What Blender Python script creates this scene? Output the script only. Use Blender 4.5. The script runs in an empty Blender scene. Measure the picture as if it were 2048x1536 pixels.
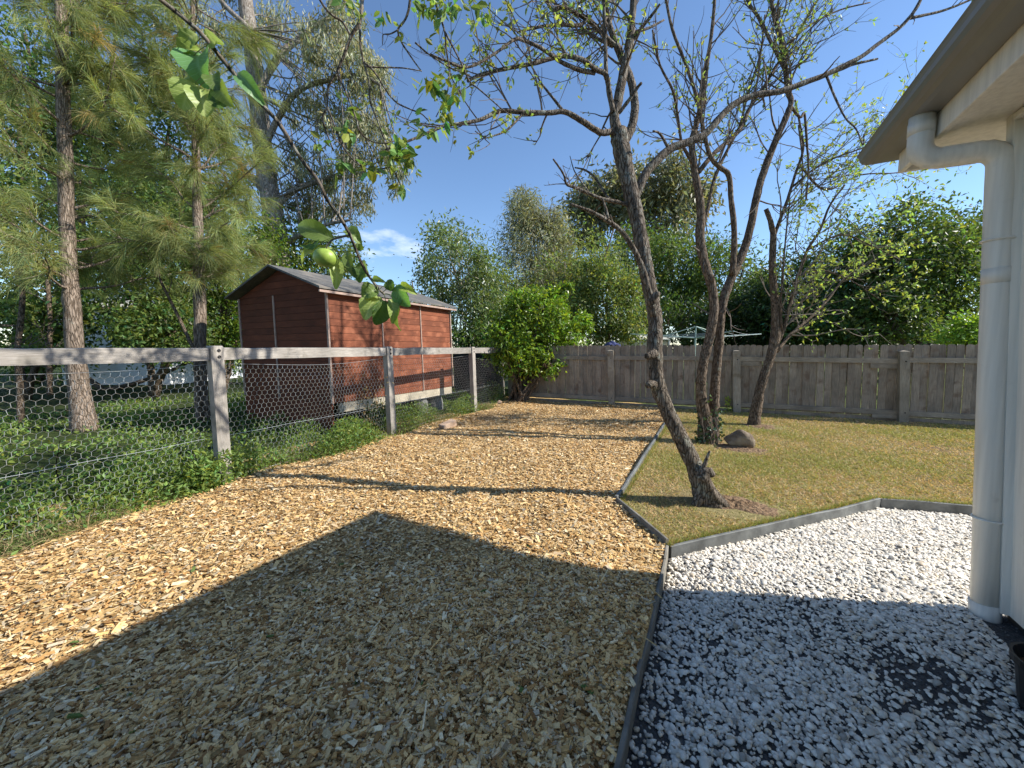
import bpy, math, numpy as np
from mathutils import Matrix, Vector
scn = bpy.context.scene
# ------------------------------------------------------------------ camera
FPX = 750.0; PITCH = math.atan(73/750); CAMH = 1.25
YAW = math.atan(406/(750/math.cos(PITCH)))
Fh = np.array([-math.sin(YAW), math.cos(YAW), 0]); Rt = np.array([math.cos(YAW), math.sin(YAW), 0]); Zv = np.array([0, 0, 1.0])
FW = Fh*math.cos(PITCH)-Zv*math.sin(PITCH); DN = -Zv*math.cos(PITCH)-Fh*math.sin(PITCH)
CAM = np.array([0, 0, CAMH])
cd = bpy.data.cameras.new('camera'); cam = bpy.data.objects.new('camera', cd); scn.collection.objects.link(cam)
cd.sensor_width = 36; cd.lens = FPX/2048*36; cd.clip_start = .05; cd.clip_end = 2000
cam.matrix_world = Matrix(((Rt[0], -DN[0], -FW[0], 0), (Rt[1], -DN[1], -FW[1], 0), (Rt[2], -DN[2], -FW[2], CAMH), (0, 0, 0, 1)))
scn.camera = cam
# ------------------------------------------------------------------ sky and sun
SUN_EL, SUN_AZ = math.radians(37), math.radians(24.5)          # azimuth measured from +X towards +Y
w = bpy.data.worlds.new('World'); scn.world = w; w.use_nodes = True
nt = w.node_tree; nt.nodes.clear()
wo = nt.nodes.new('ShaderNodeOutputWorld'); bg = nt.nodes.new('ShaderNodeBackground'); bg.inputs['Strength'].default_value = .125
sky = nt.nodes.new('ShaderNodeTexSky'); sky.sky_type = 'NISHITA'; sky.sun_disc = False
sky.sun_elevation = SUN_EL; sky.sun_rotation = math.pi/2-SUN_AZ; sky.altitude = 0; sky.air_density = 1.0; sky.dust_density = .05; sky.ozone_density = 4.6
tc = nt.nodes.new('ShaderNodeTexCoord'); mp = nt.nodes.new('ShaderNodeMapping'); mp.inputs['Scale'].default_value = (1, 1, 2.6); mp.inputs['Location'].default_value = (8.5, 4.5, 2.5)
nz = nt.nodes.new('ShaderNodeTexNoise'); nz.inputs['Scale'].default_value = 3.4; nz.inputs['Detail'].default_value = 8; nz.inputs['Roughness'].default_value = .58
cr = nt.nodes.new('ShaderNodeValToRGB'); cr.color_ramp.elements[0].position = .612; cr.color_ramp.elements[1].position = .78
sx = nt.nodes.new('ShaderNodeSeparateXYZ'); mr = nt.nodes.new('ShaderNodeMapRange'); mr.inputs[1].default_value = .50; mr.inputs[2].default_value = .18
mul = nt.nodes.new('ShaderNodeMath'); mul.operation = 'MULTIPLY'
mx = nt.nodes.new('ShaderNodeMix'); mx.data_type = 'RGBA'; mx.inputs[7].default_value = (7.5, 7.8, 8.3, 1)
L = nt.links.new
L(tc.outputs['Generated'], mp.inputs[0]); L(mp.outputs[0], nz.inputs['Vector']); L(nz.outputs[0], cr.inputs[0])
L(tc.outputs['Generated'], sx.inputs[0]); L(sx.outputs[2], mr.inputs[0]); L(cr.outputs[0], mul.inputs[0]); L(mr.outputs[0], mul.inputs[1])
L(mul.outputs[0], mx.inputs[0]); L(sky.outputs[0], mx.inputs[6]); L(mx.outputs[2], bg.inputs[0]); L(bg.outputs[0], wo.inputs[0])
sd = bpy.data.lights.new('sun', 'SUN'); sd.energy = 4.6; sd.angle = math.radians(.53); sd.color = (1, .955, .875)
sun = bpy.data.objects.new('sun', sd); scn.collection.objects.link(sun)
sdir = Vector((math.cos(SUN_EL)*math.cos(SUN_AZ), math.cos(SUN_EL)*math.sin(SUN_AZ), math.sin(SUN_EL)))
sun.rotation_euler = sdir.to_track_quat('Z', 'Y').to_euler(); sun.location = sdir*40
vs = scn.view_settings; vs.view_transform = 'Standard'; vs.look = 'None'; vs.gamma = 1; vs.exposure = .74; vs.use_curve_mapping = False
scn.cycles.max_bounces = 6; scn.cycles.diffuse_bounces = 3; scn.cycles.glossy_bounces = 2; scn.cycles.transmission_bounces = 3
# ------------------------------------------------------------------ helpers
RNG = np.random.default_rng(11)
COL = scn.collection
def ray(x, y): return FW+Rt*(x-1024)/FPX+DN*(y-768)/FPX
def at(x, y, d): return CAM+ray(x, y)*d                        # a photo position at a given depth
def gnd(x, y, z=0.0):
    r = ray(x, y); return CAM+r*(z-CAMH)/r[2]
LEAN = np.array([-.054, .026])                                  # the yard slopes a little: plumb posts lean against it
def up(x, y, h): return np.array([x+LEAN[0]*h, y+LEAN[1]*h, h])
SHEAR = Matrix(((1, 0, LEAN[0], 0), (0, 1, LEAN[1], 0), (0, 0, 1, 0), (0, 0, 0, 1)))
def norm(v): return v/(np.linalg.norm(v, axis=-1, keepdims=True)+1e-9)

class MB:
    def __init__(s): s.v = []; s.t = []; s.q = []; s.c = []; s.n = 0; s.hascol = False
    def add(s, v, tris=None, quads=None, col=None):
        v = np.asarray(v, float).reshape(-1, 3)
        if tris is not None and len(tris): s.t.append(np.asarray(tris, np.int64).reshape(-1, 3)+s.n)
        if quads is not None and len(quads): s.q.append(np.asarray(quads, np.int64).reshape(-1, 4)+s.n)
        if col is None: col = np.ones((len(v), 3))
        else: s.hascol = True; col = np.broadcast_to(np.asarray(col, float), (len(v), 3))
        s.v.append(v); s.c.append(col); s.n += len(v)
    def box(s, lo, hi, bev=0.0, shear=None):
        x0, y0, z0 = lo; x1, y1, z1 = hi
        if bev <= 0:
            v = np.array([(x0,y0,z0),(x1,y0,z0),(x1,y1,z0),(x0,y1,z0),(x0,y0,z1),(x1,y0,z1),(x1,y1,z1),(x0,y1,z1)], float)
            s.add(v, quads=[(0,3,2,1),(4,5,6,7),(0,1,5,4),(1,2,6,5),(2,3,7,6),(3,0,4,7)]); return
        b = bev; vs_ = []; idx = {}
        for i, X in enumerate((x0, x1)):
            for j, Y in enumerate((y0, y1)):
                for k, Z in enumerate((z0, z1)):
                    sx_, sy_, sz_ = (1, -1)[i], (1, -1)[j], (1, -1)[k]
                    idx[(i,j,k,0)] = len(vs_); vs_.append((X, Y+sy_*b, Z+sz_*b))
                    idx[(i,j,k,1)] = len(vs_); vs_.append((X+sx_*b, Y, Z+sz_*b))
                    idx[(i,j,k,2)] = len(vs_); vs_.append((X+sx_*b, Y+sy_*b, Z))
        q = []; t = []
        for i in (0, 1):
            f = [idx[(i,0,0,0)], idx[(i,1,0,0)], idx[(i,1,1,0)], idx[(i,0,1,0)]]; q.append(f if i else f[::-1])
            f = [idx[(0,i,0,1)], idx[(0,i,1,1)], idx[(1,i,1,1)], idx[(1,i,0,1)]]; q.append(f if i else f[::-1])
            f = [idx[(0,0,i,2)], idx[(1,0,i,2)], idx[(1,1,i,2)], idx[(0,1,i,2)]]; q.append(f if i else f[::-1])
        for a in (0, 1):
            for c in (0, 1):
                q.append([idx[(0,a,c,1)], idx[(0,a,c,2)], idx[(1,a,c,2)], idx[(1,a,c,1)]][::(1 if a == c else -1)])
                q.append([idx[(a,0,c,0)], idx[(a,0,c,2)], idx[(a,1,c,2)], idx[(a,1,c,0)]][::(-1 if a == c else 1)])
                q.append([idx[(a,c,0,0)], idx[(a,c,0,1)], idx[(a,c,1,1)], idx[(a,c,1,0)]][::(1 if a == c else -1)])
        for i in (0, 1):
            for j in (0, 1):
                for k in (0, 1):
                    f = [idx[(i,j,k,0)], idx[(i,j,k,1)], idx[(i,j,k,2)]]; t.append(f[::(1 if (i+j+k) % 2 else -1)])
        s.add(vs_, tris=t, quads=q)
    def tube(s, pts, rad, n=6, cap=True, jit=0.0, rng=None, col=None):
        P = np.asarray(pts, float); m = len(P); rad = np.broadcast_to(np.asarray(rad, float), (m,))
        T = np.empty_like(P); T[1:-1] = P[2:]-P[:-2]; T[0] = P[1]-P[0]; T[-1] = P[-1]-P[-2]; T = norm(T)
        ref = np.array([0, 0, 1.0]) if abs(T[0][2]) < .9 else np.array([1.0, 0, 0])
        U = norm(np.cross(T, ref)); V = np.cross(T, U)
        a = np.linspace(0, 2*np.pi, n, endpoint=False)
        rr = rad[:, None]*np.ones((m, n))
        if jit: rr = rr*(1+jit*(rng or RNG).normal(size=(m, n)))
        v = P[:, None, :]+rr[..., None]*(np.cos(a)[None, :, None]*U[:, None, :]+np.sin(a)[None, :, None]*V[:, None, :])
        i = np.arange(m-1)[:, None]*n; j = np.arange(n)[None, :]; j2 = (j+1) % n
        q = np.stack([i+j, i+j2, i+n+j2, i+n+j], -1).reshape(-1, 4)
        v = v.reshape(-1, 3); t = []
        if cap:
            v = np.vstack([v, P[:1], P[-1:]]); k0, k1 = m*n, m*n+1
            for jj in range(n):
                t.append((k0, (jj+1) % n, jj)); t.append((k1, (m-1)*n+jj, (m-1)*n+(jj+1) % n))
        s.add(v, tris=t, quads=q, col=col)
    def mesh(s, name, smooth=False):
        V = np.concatenate(s.v) if s.v else np.zeros((0, 3)); me = bpy.data.meshes.new(name)
        T = np.concatenate(s.t) if s.t else np.zeros((0, 3), np.int64); Q = np.concatenate(s.q) if s.q else np.zeros((0, 4), np.int64)
        me.vertices.add(len(V)); me.vertices.foreach_set('co', V.astype(np.float32).ravel())
        me.loops.add(3*len(T)+4*len(Q)); me.loops.foreach_set('vertex_index', np.concatenate([T.ravel(), Q.ravel()]).astype(np.int32))
        me.polygons.add(len(T)+len(Q))
        st = np.concatenate([np.arange(len(T))*3, 3*len(T)+np.arange(len(Q))*4]).astype(np.int32)
        me.polygons.foreach_set('loop_start', st)
        me.polygons.foreach_set('use_smooth', np.full(len(T)+len(Q), smooth))
        if s.hascol:
            at_ = me.color_attributes.new('Col', 'FLOAT_COLOR', 'POINT'); C = np.concatenate(s.c)
            at_.data.foreach_set('color', np.hstack([C, np.ones((len(C), 1))]).astype(np.float32).ravel())
        me.update(calc_edges=True); me.validate(); return me
def obj(name, mb, mat, parent=None, smooth=False, label=None, cat=None, group=None, kind=None):
    me = mb.mesh(name, smooth) if isinstance(mb, MB) else mb
    o = bpy.data.objects.new(name, me); COL.objects.link(o)
    if mat and not len(me.materials): me.materials.append(mat)
    if parent: o.parent = parent
    if label: o['label'] = label
    if cat: o['category'] = cat
    if group: o['group'] = group
    if kind: o['kind'] = kind
    return o
def thing(name, label, cat, loc=(0, 0, 0), group=None):
    o = bpy.data.objects.new(name, None); COL.objects.link(o); o.location = Vector(loc); o['label'] = label; o['category'] = cat
    o.empty_display_size = .2
    if group: o['group'] = group
    return o
def part(name, mb, mat, parent, smooth=False, **k):              # mesh given in world coordinates, parented to an empty at its base
    o = obj(name, mb, mat, parent, smooth, **k)
    p = parent; off = Vector((0, 0, 0))
    while p: off += p.location; p = p.parent
    o.location = -off; return o
# ------------------------------------------------------------------ materials
def newmat(name):
    m = bpy.data.materials.new(name); m.use_nodes = True; n = m.node_tree; n.nodes.clear()
    o = n.nodes.new('ShaderNodeOutputMaterial'); b = n.nodes.new('ShaderNodeBsdfPrincipled'); n.links.new(b.outputs[0], o.inputs[0])
    return m, n, b, o
def N(n, t, **k):
    x = n.nodes.new(t)
    for a, v in k.items():
        if a.startswith('i_'): x.inputs[a[2:]].default_value = v
        else: setattr(x, a, v)
    return x
def ramp(n, stops):
    r = n.nodes.new('ShaderNodeValToRGB'); e = r.color_ramp.elements
    while len(e) < len(stops): e.new(.5)
    for el, (p, c) in zip(e, stops): el.position = p; el.color = (*c, 1) if len(c) == 3 else c
    return r
def coords(n, scale=(1, 1, 1), rand=False, kind='Object'):
    t = N(n, 'ShaderNodeTexCoord'); m = N(n, 'ShaderNodeMapping'); m.inputs['Scale'].default_value = scale
    n.links.new(t.outputs[kind], m.inputs[0])
    if rand:
        oi = N(n, 'ShaderNodeObjectInfo'); vm = N(n, 'ShaderNodeVectorMath', operation='SCALE'); vm.inputs[0].default_value = (37, 53, 71)
        n.links.new(oi.outputs['Random'], vm.inputs['Scale']); n.links.new(vm.outputs[0], m.inputs['Location'])
    return m
def mixc(n, a, b, fac, mode='MIX'):
    m = N(n, 'ShaderNodeMix', data_type='RGBA', blend_type=mode)
    for s, v in ((0, fac), (6, a), (7, b)):
        if isinstance(v, (int, float)): m.inputs[s].default_value = v
        elif isinstance(v, tuple): m.inputs[s].default_value = (*v, 1) if len(v) == 3 else v
        else: n.links.new(v, m.inputs[s])
    return m.outputs[2]
def bump(n, b, h, strength=.4, dist=.01):
    bp = N(n, 'ShaderNodeBump'); bp.inputs['Strength'].default_value = strength; bp.inputs['Distance'].default_value = dist
    n.links.new(h, bp.inputs['Height']); n.links.new(bp.outputs[0], b.inputs['Normal'])
def m_wood(name, dark, light, scale=(1, 1, 1), rand=True, rough=.85, stain=None, vary=.25):
    m, n, b, o = newmat(name); c = coords(n, scale, rand)
    z = N(n, 'ShaderNodeTexNoise', i_Scale=9.0, i_Detail=9.0, i_Roughness=.65); n.links.new(c.outputs[0], z.inputs['Vector'])
    r = ramp(n, [(.3, dark), (.7, light)]); n.links.new(z.outputs[0], r.inputs[0])
    c2 = coords(n, (1, 1, 1), rand); z2 = N(n, 'ShaderNodeTexNoise', i_Scale=3.0, i_Detail=5.0); n.links.new(c2.outputs[0], z2.inputs['Vector'])
    r2 = ramp(n, [(.3, (.62, .62, .62)), (.7, (1.12, 1.1, 1.08))]); n.links.new(z2.outputs[0], r2.inputs[0])
    col = mixc(n, r.outputs[0], r2.outputs[0], 1.0, 'MULTIPLY')
    if rand:
        oi = N(n, 'ShaderNodeObjectInfo'); mr_ = N(n, 'ShaderNodeMapRange'); mr_.inputs[3].default_value = 1-vary; mr_.inputs[4].default_value = 1+vary
        n.links.new(oi.outputs['Random'], mr_.inputs[0]); col = mixc(n, col, mr_.outputs[0], 1.0, 'MULTIPLY')
    if stain:
        z3 = N(n, 'ShaderNodeTexNoise', i_Scale=6.0, i_Detail=3.0); n.links.new(c2.outputs[0], z3.inputs['Vector'])
        r3 = ramp(n, [(.55, (0, 0, 0)), (.72, (1, 1, 1))]); n.links.new(z3.outputs[0], r3.inputs[0]); col = mixc(n, col, stain, r3.outputs[0])
    n.links.new(col, b.inputs['Base Color']); b.inputs['Roughness'].default_value = rough; b.inputs['Specular IOR Level'].default_value = .25
    bump(n, b, z.outputs[0], .5, .004); return m
def m_plain(name, col, rough=.6, metal=0, noise=.12, scale=6, spec=.4, bumpd=0, bscale=60):
    m, n, b, o = newmat(name); c = coords(n)
    z = N(n, 'ShaderNodeTexNoise', i_Scale=float(scale), i_Detail=6.0); n.links.new(c.outputs[0], z.inputs['Vector'])
    r = ramp(n, [(.25, tuple(x*(1-noise) for x in col)), (.75, tuple(min(1, x*(1+noise)) for x in col))]); n.links.new(z.outputs[0], r.inputs[0])
    n.links.new(r.outputs[0], b.inputs['Base Color']); b.inputs['Roughness'].default_value = rough; b.inputs['Metallic'].default_value = metal
    b.inputs['Specular IOR Level'].default_value = spec
    if bumpd:
        z2 = N(n, 'ShaderNodeTexNoise', i_Scale=float(bscale), i_Detail=4.0); n.links.new(c.outputs[0], z2.inputs['Vector']); bump(n, b, z2.outputs[0], .6, bumpd)
    return m
def m_bark(name, dark, light, lichen=None, scale=1.0, fissure=.5, lich=.62):
    m, n, b, o = newmat(name); c = coords(n, (scale, scale, scale*fissure))
    z = N(n, 'ShaderNodeTexNoise', i_Scale=26.0, i_Detail=8.0, i_Roughness=.7); n.links.new(c.outputs[0], z.inputs['Vector'])
    r = ramp(n, [(.32, dark), (.68, light)]); n.links.new(z.outputs[0], r.inputs[0]); col = r.outputs[0]
    v = N(n, 'ShaderNodeTexVoronoi', i_Scale=34.0); n.links.new(c.outputs[0], v.inputs['Vector'])
    if lichen:
        c2 = coords(n); z2 = N(n, 'ShaderNodeTexNoise', i_Scale=11.0, i_Detail=6.0, i_Roughness=.65); n.links.new(c2.outputs[0], z2.inputs['Vector'])
        r2 = ramp(n, [(lich-.06, (0, 0, 0)), (lich+.06, (1, 1, 1))]); n.links.new(z2.outputs[0], r2.inputs[0]); col = mixc(n, col, lichen, r2.outputs[0])
    n.links.new(col, b.inputs['Base Color']); b.inputs['Roughness'].default_value = .95; b.inputs['Specular IOR Level'].default_value = .15
    c3 = coords(n, (scale, scale, scale*fissure*.45)); v2 = N(n, 'ShaderNodeTexVoronoi', i_Scale=48.0, feature='DISTANCE_TO_EDGE'); zz = N(n, 'ShaderNodeTexNoise', i_Scale=14.0, i_Detail=4.0); n.links.new(c3.outputs[0], zz.inputs['Vector'])
    vm = N(n, 'ShaderNodeVectorMath', operation='MULTIPLY_ADD'); vm.inputs[1].default_value = (.05, .05, .05); n.links.new(zz.outputs[1], vm.inputs[0]); n.links.new(c3.outputs[0], vm.inputs[2]); n.links.new(vm.outputs[0], v2.inputs['Vector'])
    cr2 = ramp(n, [(.0, (0, 0, 0)), (.14, (1, 1, 1))]); n.links.new(v2.outputs[0], cr2.inputs[0]); n.links.new(mixc(n, mixc(n, col, (.55, .51, .46), 1.0, 'MULTIPLY'), col, cr2.outputs[0]), b.inputs['Base Color'])
    ad = N(n, 'ShaderNodeMath', operation='ADD'); n.links.new(z.outputs[0], ad.inputs[0]); n.links.new(cr2.outputs[0], ad.inputs[1])
    bump(n, b, ad.outputs[0], 1.0, .014); return m
def m_leaf(name, col, trans=.35, rough=.45, spec=.35, tcol=None):
    m, n, b, o = newmat(name); a = N(n, 'ShaderNodeVertexColor', layer_name='Col')
    c = mixc(n, col, a.outputs[0], 1.0, 'MULTIPLY'); n.links.new(c, b.inputs['Base Color'])
    b.inputs['Roughness'].default_value = rough; b.inputs['Specular IOR Level'].default_value = spec
    t = N(n, 'ShaderNodeBsdfTranslucent'); c2 = mixc(n, tcol or (col[0]*1.5, col[1]*1.5, col[2]*.7), a.outputs[0], 1.0, 'MULTIPLY'); n.links.new(c2, t.inputs[0])
    ms = N(n, 'ShaderNodeMixShader'); ms.inputs[0].default_value = trans
    n.links.new(b.outputs[0], ms.inputs[1]); n.links.new(t.outputs[0], ms.inputs[2]); n.links.new(ms.outputs[0], o.inputs[0]); return m
def m_ground(name, stops, scale=8, detail=8, bd=.02, patches=None, pscale=1.2, rough=.95, bs=40):
    m, n, b, o = newmat(name); c = coords(n)
    z = N(n, 'ShaderNodeTexNoise', i_Scale=float(scale), i_Detail=float(detail), i_Roughness=.7); n.links.new(c.outputs[0], z.inputs['Vector'])
    r = ramp(n, stops); n.links.new(z.outputs[0], r.inputs[0]); col = r.outputs[0]
    if patches:
        z2 = N(n, 'ShaderNodeTexNoise', i_Scale=float(pscale), i_Detail=6.0); n.links.new(c.outputs[0], z2.inputs['Vector'])
        r2 = ramp(n, [(.5, (0, 0, 0)), (.7, (1, 1, 1))]); n.links.new(z2.outputs[0], r2.inputs[0]); col = mixc(n, col, patches, r2.outputs[0])
    n.links.new(col, b.inputs['Base Color']); b.inputs['Roughness'].default_value = rough; b.inputs['Specular IOR Level'].default_value = .1
    z3 = N(n, 'ShaderNodeTexNoise', i_Scale=float(bs), i_Detail=6.0); n.links.new(c.outputs[0], z3.inputs['Vector']); bump(n, b, z3.outputs[0], .8, bd)
    return m
def m_vcol(name, rough=.8, spec=.2, grain=0, metal=0):
    m, n, b, o = newmat(name); a = N(n, 'ShaderNodeVertexColor', layer_name='Col'); col = a.outputs[0]
    if grain:
        c = coords(n); z = N(n, 'ShaderNodeTexNoise', i_Scale=float(grain), i_Detail=4.0); n.links.new(c.outputs[0], z.inputs['Vector'])
        r = ramp(n, [(.3, (.75, .72, .7)), (.7, (1.1, 1.1, 1.1))]); n.links.new(z.outputs[0], r.inputs[0]); col = mixc(n, col, r.outputs[0], 1.0, 'MULTIPLY')
    n.links.new(col, b.inputs['Base Color']); b.inputs['Roughness'].default_value = rough; b.inputs['Specular IOR Level'].default_value = spec; return m
# ------------------------------------------------------------------ foliage generators
def leaves(mb, pos, axis, L, W, col, rng, fold=.25, bend=0.0, nrm=None):
    """two-triangle folded leaves, base at pos, pointing along axis"""
    n = len(pos); axis = norm(axis); L = np.broadcast_to(L, (n,))[:, None]; W = np.broadcast_to(W, (n,))[:, None]
    rnd = rng.normal(size=(n, 3)) if nrm is None else nrm
    side = norm(np.cross(axis, rnd)); nn = np.cross(side, axis)
    p0 = pos; tip = pos+axis*L-np.array([0, 0, 1])*bend*L; mid = pos+axis*L*.45
    l = mid+side*W*.5+nn*W*fold; r = mid-side*W*.5+nn*W*fold
    v = np.stack([p0, r, tip, l], 1).reshape(-1, 3); b = np.arange(n)[:, None]*4
    mb.add(v, tris=np.concatenate([b+np.array([[0, 1, 2]]), b+np.array([[0, 2, 3]])]), col=np.repeat(col, 4, 0))
def needles(mb, pos, axis, L, W, col, rng, droop=.3):
    n = len(pos); axis = norm(axis); L = np.broadcast_to(L, (n,))[:, None]
    side = norm(np.cross(axis, rng.normal(size=(n, 3))))*W*.5
    mid = pos+axis*L*.5-np.array([0, 0, 1])*L*droop*.25; tip = pos+axis*L-np.array([0, 0, 1])*L*droop
    v = np.stack([pos-side, pos+side, mid+side, mid-side, tip], 1).reshape(-1, 3); b = np.arange(n)[:, None]*5
    mb.add(v, tris=b+np.array([[3, 2, 4]]), quads=b+np.array([[0, 1, 2, 3]]), col=np.repeat(col, 5, 0))
def colvar(rng, n, lo=.65, hi=1.3, warm=.15):
    k = rng.uniform(lo, hi, (n, 1)); wv = rng.normal(0, warm, (n, 1)); return np.clip(np.hstack([k*(1+wv), k, k*(1-wv)]), .05, 3)
def spline(pts, per=4):
    P = np.asarray(pts, float)
    if len(P) < 3: return P
    Q = np.vstack([2*P[0]-P[1], P, 2*P[-1]-P[-2]]); out = []
    for i in range(1, len(Q)-2):
        for t in np.linspace(0, 1, per, endpoint=False):
            a, b, c, d = Q[i-1], Q[i], Q[i+1], Q[i+2]
            out.append(.5*((2*b)+(-a+c)*t+(2*a-5*b+4*c-d)*t*t+(-a+3*b-3*c+d)*t**3))
    out.append(P[-1]); return np.array(out)
def twig(mb, tips, p, d, ln, r, lev, rng, upb=.15, wob=.3, nch=(3, 6), sides=4, shrink=.55, spread=.8):
    n = max(4, int(ln/.07)); n = min(n, 9); pts = [p]; d = norm(d); st = ln/n
    for i in range(n):
        d = norm(d+rng.normal(0, wob, 3)*.45+np.array([0, 0, upb*.35])); pts.append(pts[-1]+d*st)
    pts = np.array(pts); mb.tube(pts, np.linspace(r, r*.4, n+1), n=sides if lev else 3, cap=False)
    if lev > 0:
        for k in range(rng.integers(*nch)):
            i = rng.integers(1, n+1); dd = norm(pts[min(i+1, n)]-pts[i-1]); nd = norm(dd+rng.normal(0, spread, 3))
            twig(mb, tips, pts[i], nd, ln*shrink*rng.uniform(.6, 1.2), r*.55, lev-1, rng, upb, wob, nch, sides, shrink, spread)
    for i in range(max(1, n//2), n+1): tips.append((pts[i], norm(pts[i]-pts[i-1]), lev))
# surface tones
M = {}
M['chipbase'] = m_ground('chip_bed', [(.3, (.26, .15, .06)), (.5, (.50, .33, .14)), (.72, (.68, .49, .24))], 42, 6, .012, None, bs=70)
M['chip'] = m_vcol('wood_chip', .95, .04, 120)
M['gravelbase'] = m_ground('gravel_bed', [(.3, (.035, .035, .036)), (.7, (.13, .128, .125))], 60, 5, .01, None, bs=110)
M['pebble'] = m_vcol('white_pebble', .55, .35, 45)
M['lawnbase'] = m_ground('lawn_base', [(.3, (.09, .07, .035)), (.5, (.26, .22, .095)), (.72, (.42, .35, .18))], 30, 10, .02, (.20, .13, .075), 1.1, bs=90)
M['grass'] = m_leaf('grass_blade', (.46, .385, .18), .25, .6, .2)
M['soil'] = m_ground('soil', [(.3, (.05, .03, .018)), (.7, (.16, .10, .06))], 14, 8, .03)
M['farground'] = m_ground('far_ground', [(.3, (.04, .06, .015)), (.7, (.12, .15, .04))], 3, 8, .03, (.14, .12, .05), .5)
M['weedbase'] = m_ground('weed_soil', [(.3, (.015, .025, .008)), (.6, (.05, .07, .02)), (.75, (.10, .08, .045))], 6, 8, .03)
M['edging'] = m_plain('edging_strip', (.15, .155, .15), .7, .1, .45, 9, .3, .004, 30)
M['edgewood'] = m_wood('edging_timber', (.13, .12, .10), (.30, .28, .24), (1, 1, 1), False)
# ------------------------------------------------------------------ ground sheets
def poly_sheet(name, pts, z, mat, step=None, amp=0, kind='structure', parent=None, seed=0):
    import bmesh
    bm = bmesh.new(); vs_ = [bm.verts.new((p[0], p[1], z)) for p in pts]; f = bm.faces.new(vs_)
    if f.normal.z < 0: bmesh.ops.reverse_faces(bm, faces=[f])
    bmesh.ops.triangulate(bm, faces=bm.faces[:])
    me = bpy.data.meshes.new(name); bm.to_mesh(me); bm.free(); me.materials.append(mat)
    o = bpy.data.objects.new(name, me); COL.objects.link(o); o['kind'] = kind; return o
def relief(x, y):                                                # gentle unevenness of the chip bed
    return .012*np.sin(x*2.1+y*1.3)+.010*np.sin(x*3.7-y*2.9+1.1)+.006*np.sin(x*7.3+y*5.9)
def fence_y(x): return 8.42+.1*x
GZ = -.07
E = dict(e1=(-.20, 2.44), e2=(1.25, 4.06), e3=(1.89, 4.24), e4=(-.64, 2.99))
poly_sheet('ground', [(-400, -400), (400, -400), (400, 400), (-400, 400)], -.2, M['farground'])
poly_sheet('neighbour_lawn', [(-4.3, fence_y(-4.3)+.05), (14, fence_y(14)+.05), (40, 60), (-40, 60), (-40, 10), (-4.3, 10)], -.01, M['farground'])
poly_sheet('weed_bed', [(-40, -20), (-3.75, -20), (-3.78, 2), (-3.86, 4), (-4.1, 8.2), (-4.3, 10), (-40, 10)], -.012, M['weedbase'])
gx = np.arange(-4.6, -.15, .06); gy = np.arange(-3, 8.6, .06); GX, GY = np.meshgrid(gx, gy)
def chip_right(y): return np.where(y < 2.44, -.2, np.where(y < 2.99, -.2-(y-2.44)*.8, -.64))
mb = MB(); PX = np.minimum(GX, chip_right(GY)); v = np.stack([PX, GY, relief(PX, GY)], -1).reshape(-1, 3)
ny, nx = GX.shape; i = (np.arange(ny-1)[:, None]*nx+np.arange(nx-1)[None, :]).ravel(); mb.add(v, quads=np.stack([i, i+1, i+nx+1, i+nx], -1))
o = obj('chip_path', mb, M['chipbase'], smooth=True, kind='structure')
lawn_pts = [E['e4'], E['e1'], E['e2'], E['e3'], (9, 5.2), (9, fence_y(9)+.1), (-.64, fence_y(-.64)+.1)]
poly_sheet('lawn', lawn_pts, .0, M['lawnbase'])
poly_sheet('gravel_bed', [(-.2, -4), (3.5, -4), (3.5, 4.6), E['e3'], E['e2'], E['e1']], GZ, M['gravelbase'])
# ---- wood chips
def chips(n, near, rng, dmax=99.):
    out = []
    while sum(len(a) for a in out) < n:
        k = min(n*4, 300000); x = rng.uniform(-4.25, -.16, k); y = rng.uniform(.0, 8.2, k)
        q = np.stack([x, y, np.zeros(k)], 1)-CAM; d = q@FW; px = 1024+FPX*(q@Rt)/d; py = 768+FPX*(q@DN)/d
        dist = np.hypot(x, y)
        left = -3.80-.06*np.maximum(0, y-1.7)+.10*np.sin(y*2.3)+.06*np.sin(y*5.1)
        ok = (x < chip_right(y)-.015) & (x > left) & (y < fence_y(x)-.05) & (px > -120) & (px < 2100) & (py < 1640) & (d > .3) & (dist < dmax)
        dens = np.clip((3.0/np.maximum(dist, .8))**1.2, 0, 1) if near else np.clip((dist-2.6)/2, 0, 1)
        ok &= rng.uniform(size=k) < dens; out.append(np.stack([x, y], 1)[ok])
    return np.concatenate(out)[:n]
PAL = np.array([(.72, .47, .205), (.78, .56, .28), (.60, .36, .14), (.82, .63, .35), (.44, .25, .095), (.66, .48, .28), (.31, .165, .065), (.66, .42, .17), (.78, .53, .24), (.74, .51, .23), (.86, .70, .44)])
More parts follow.
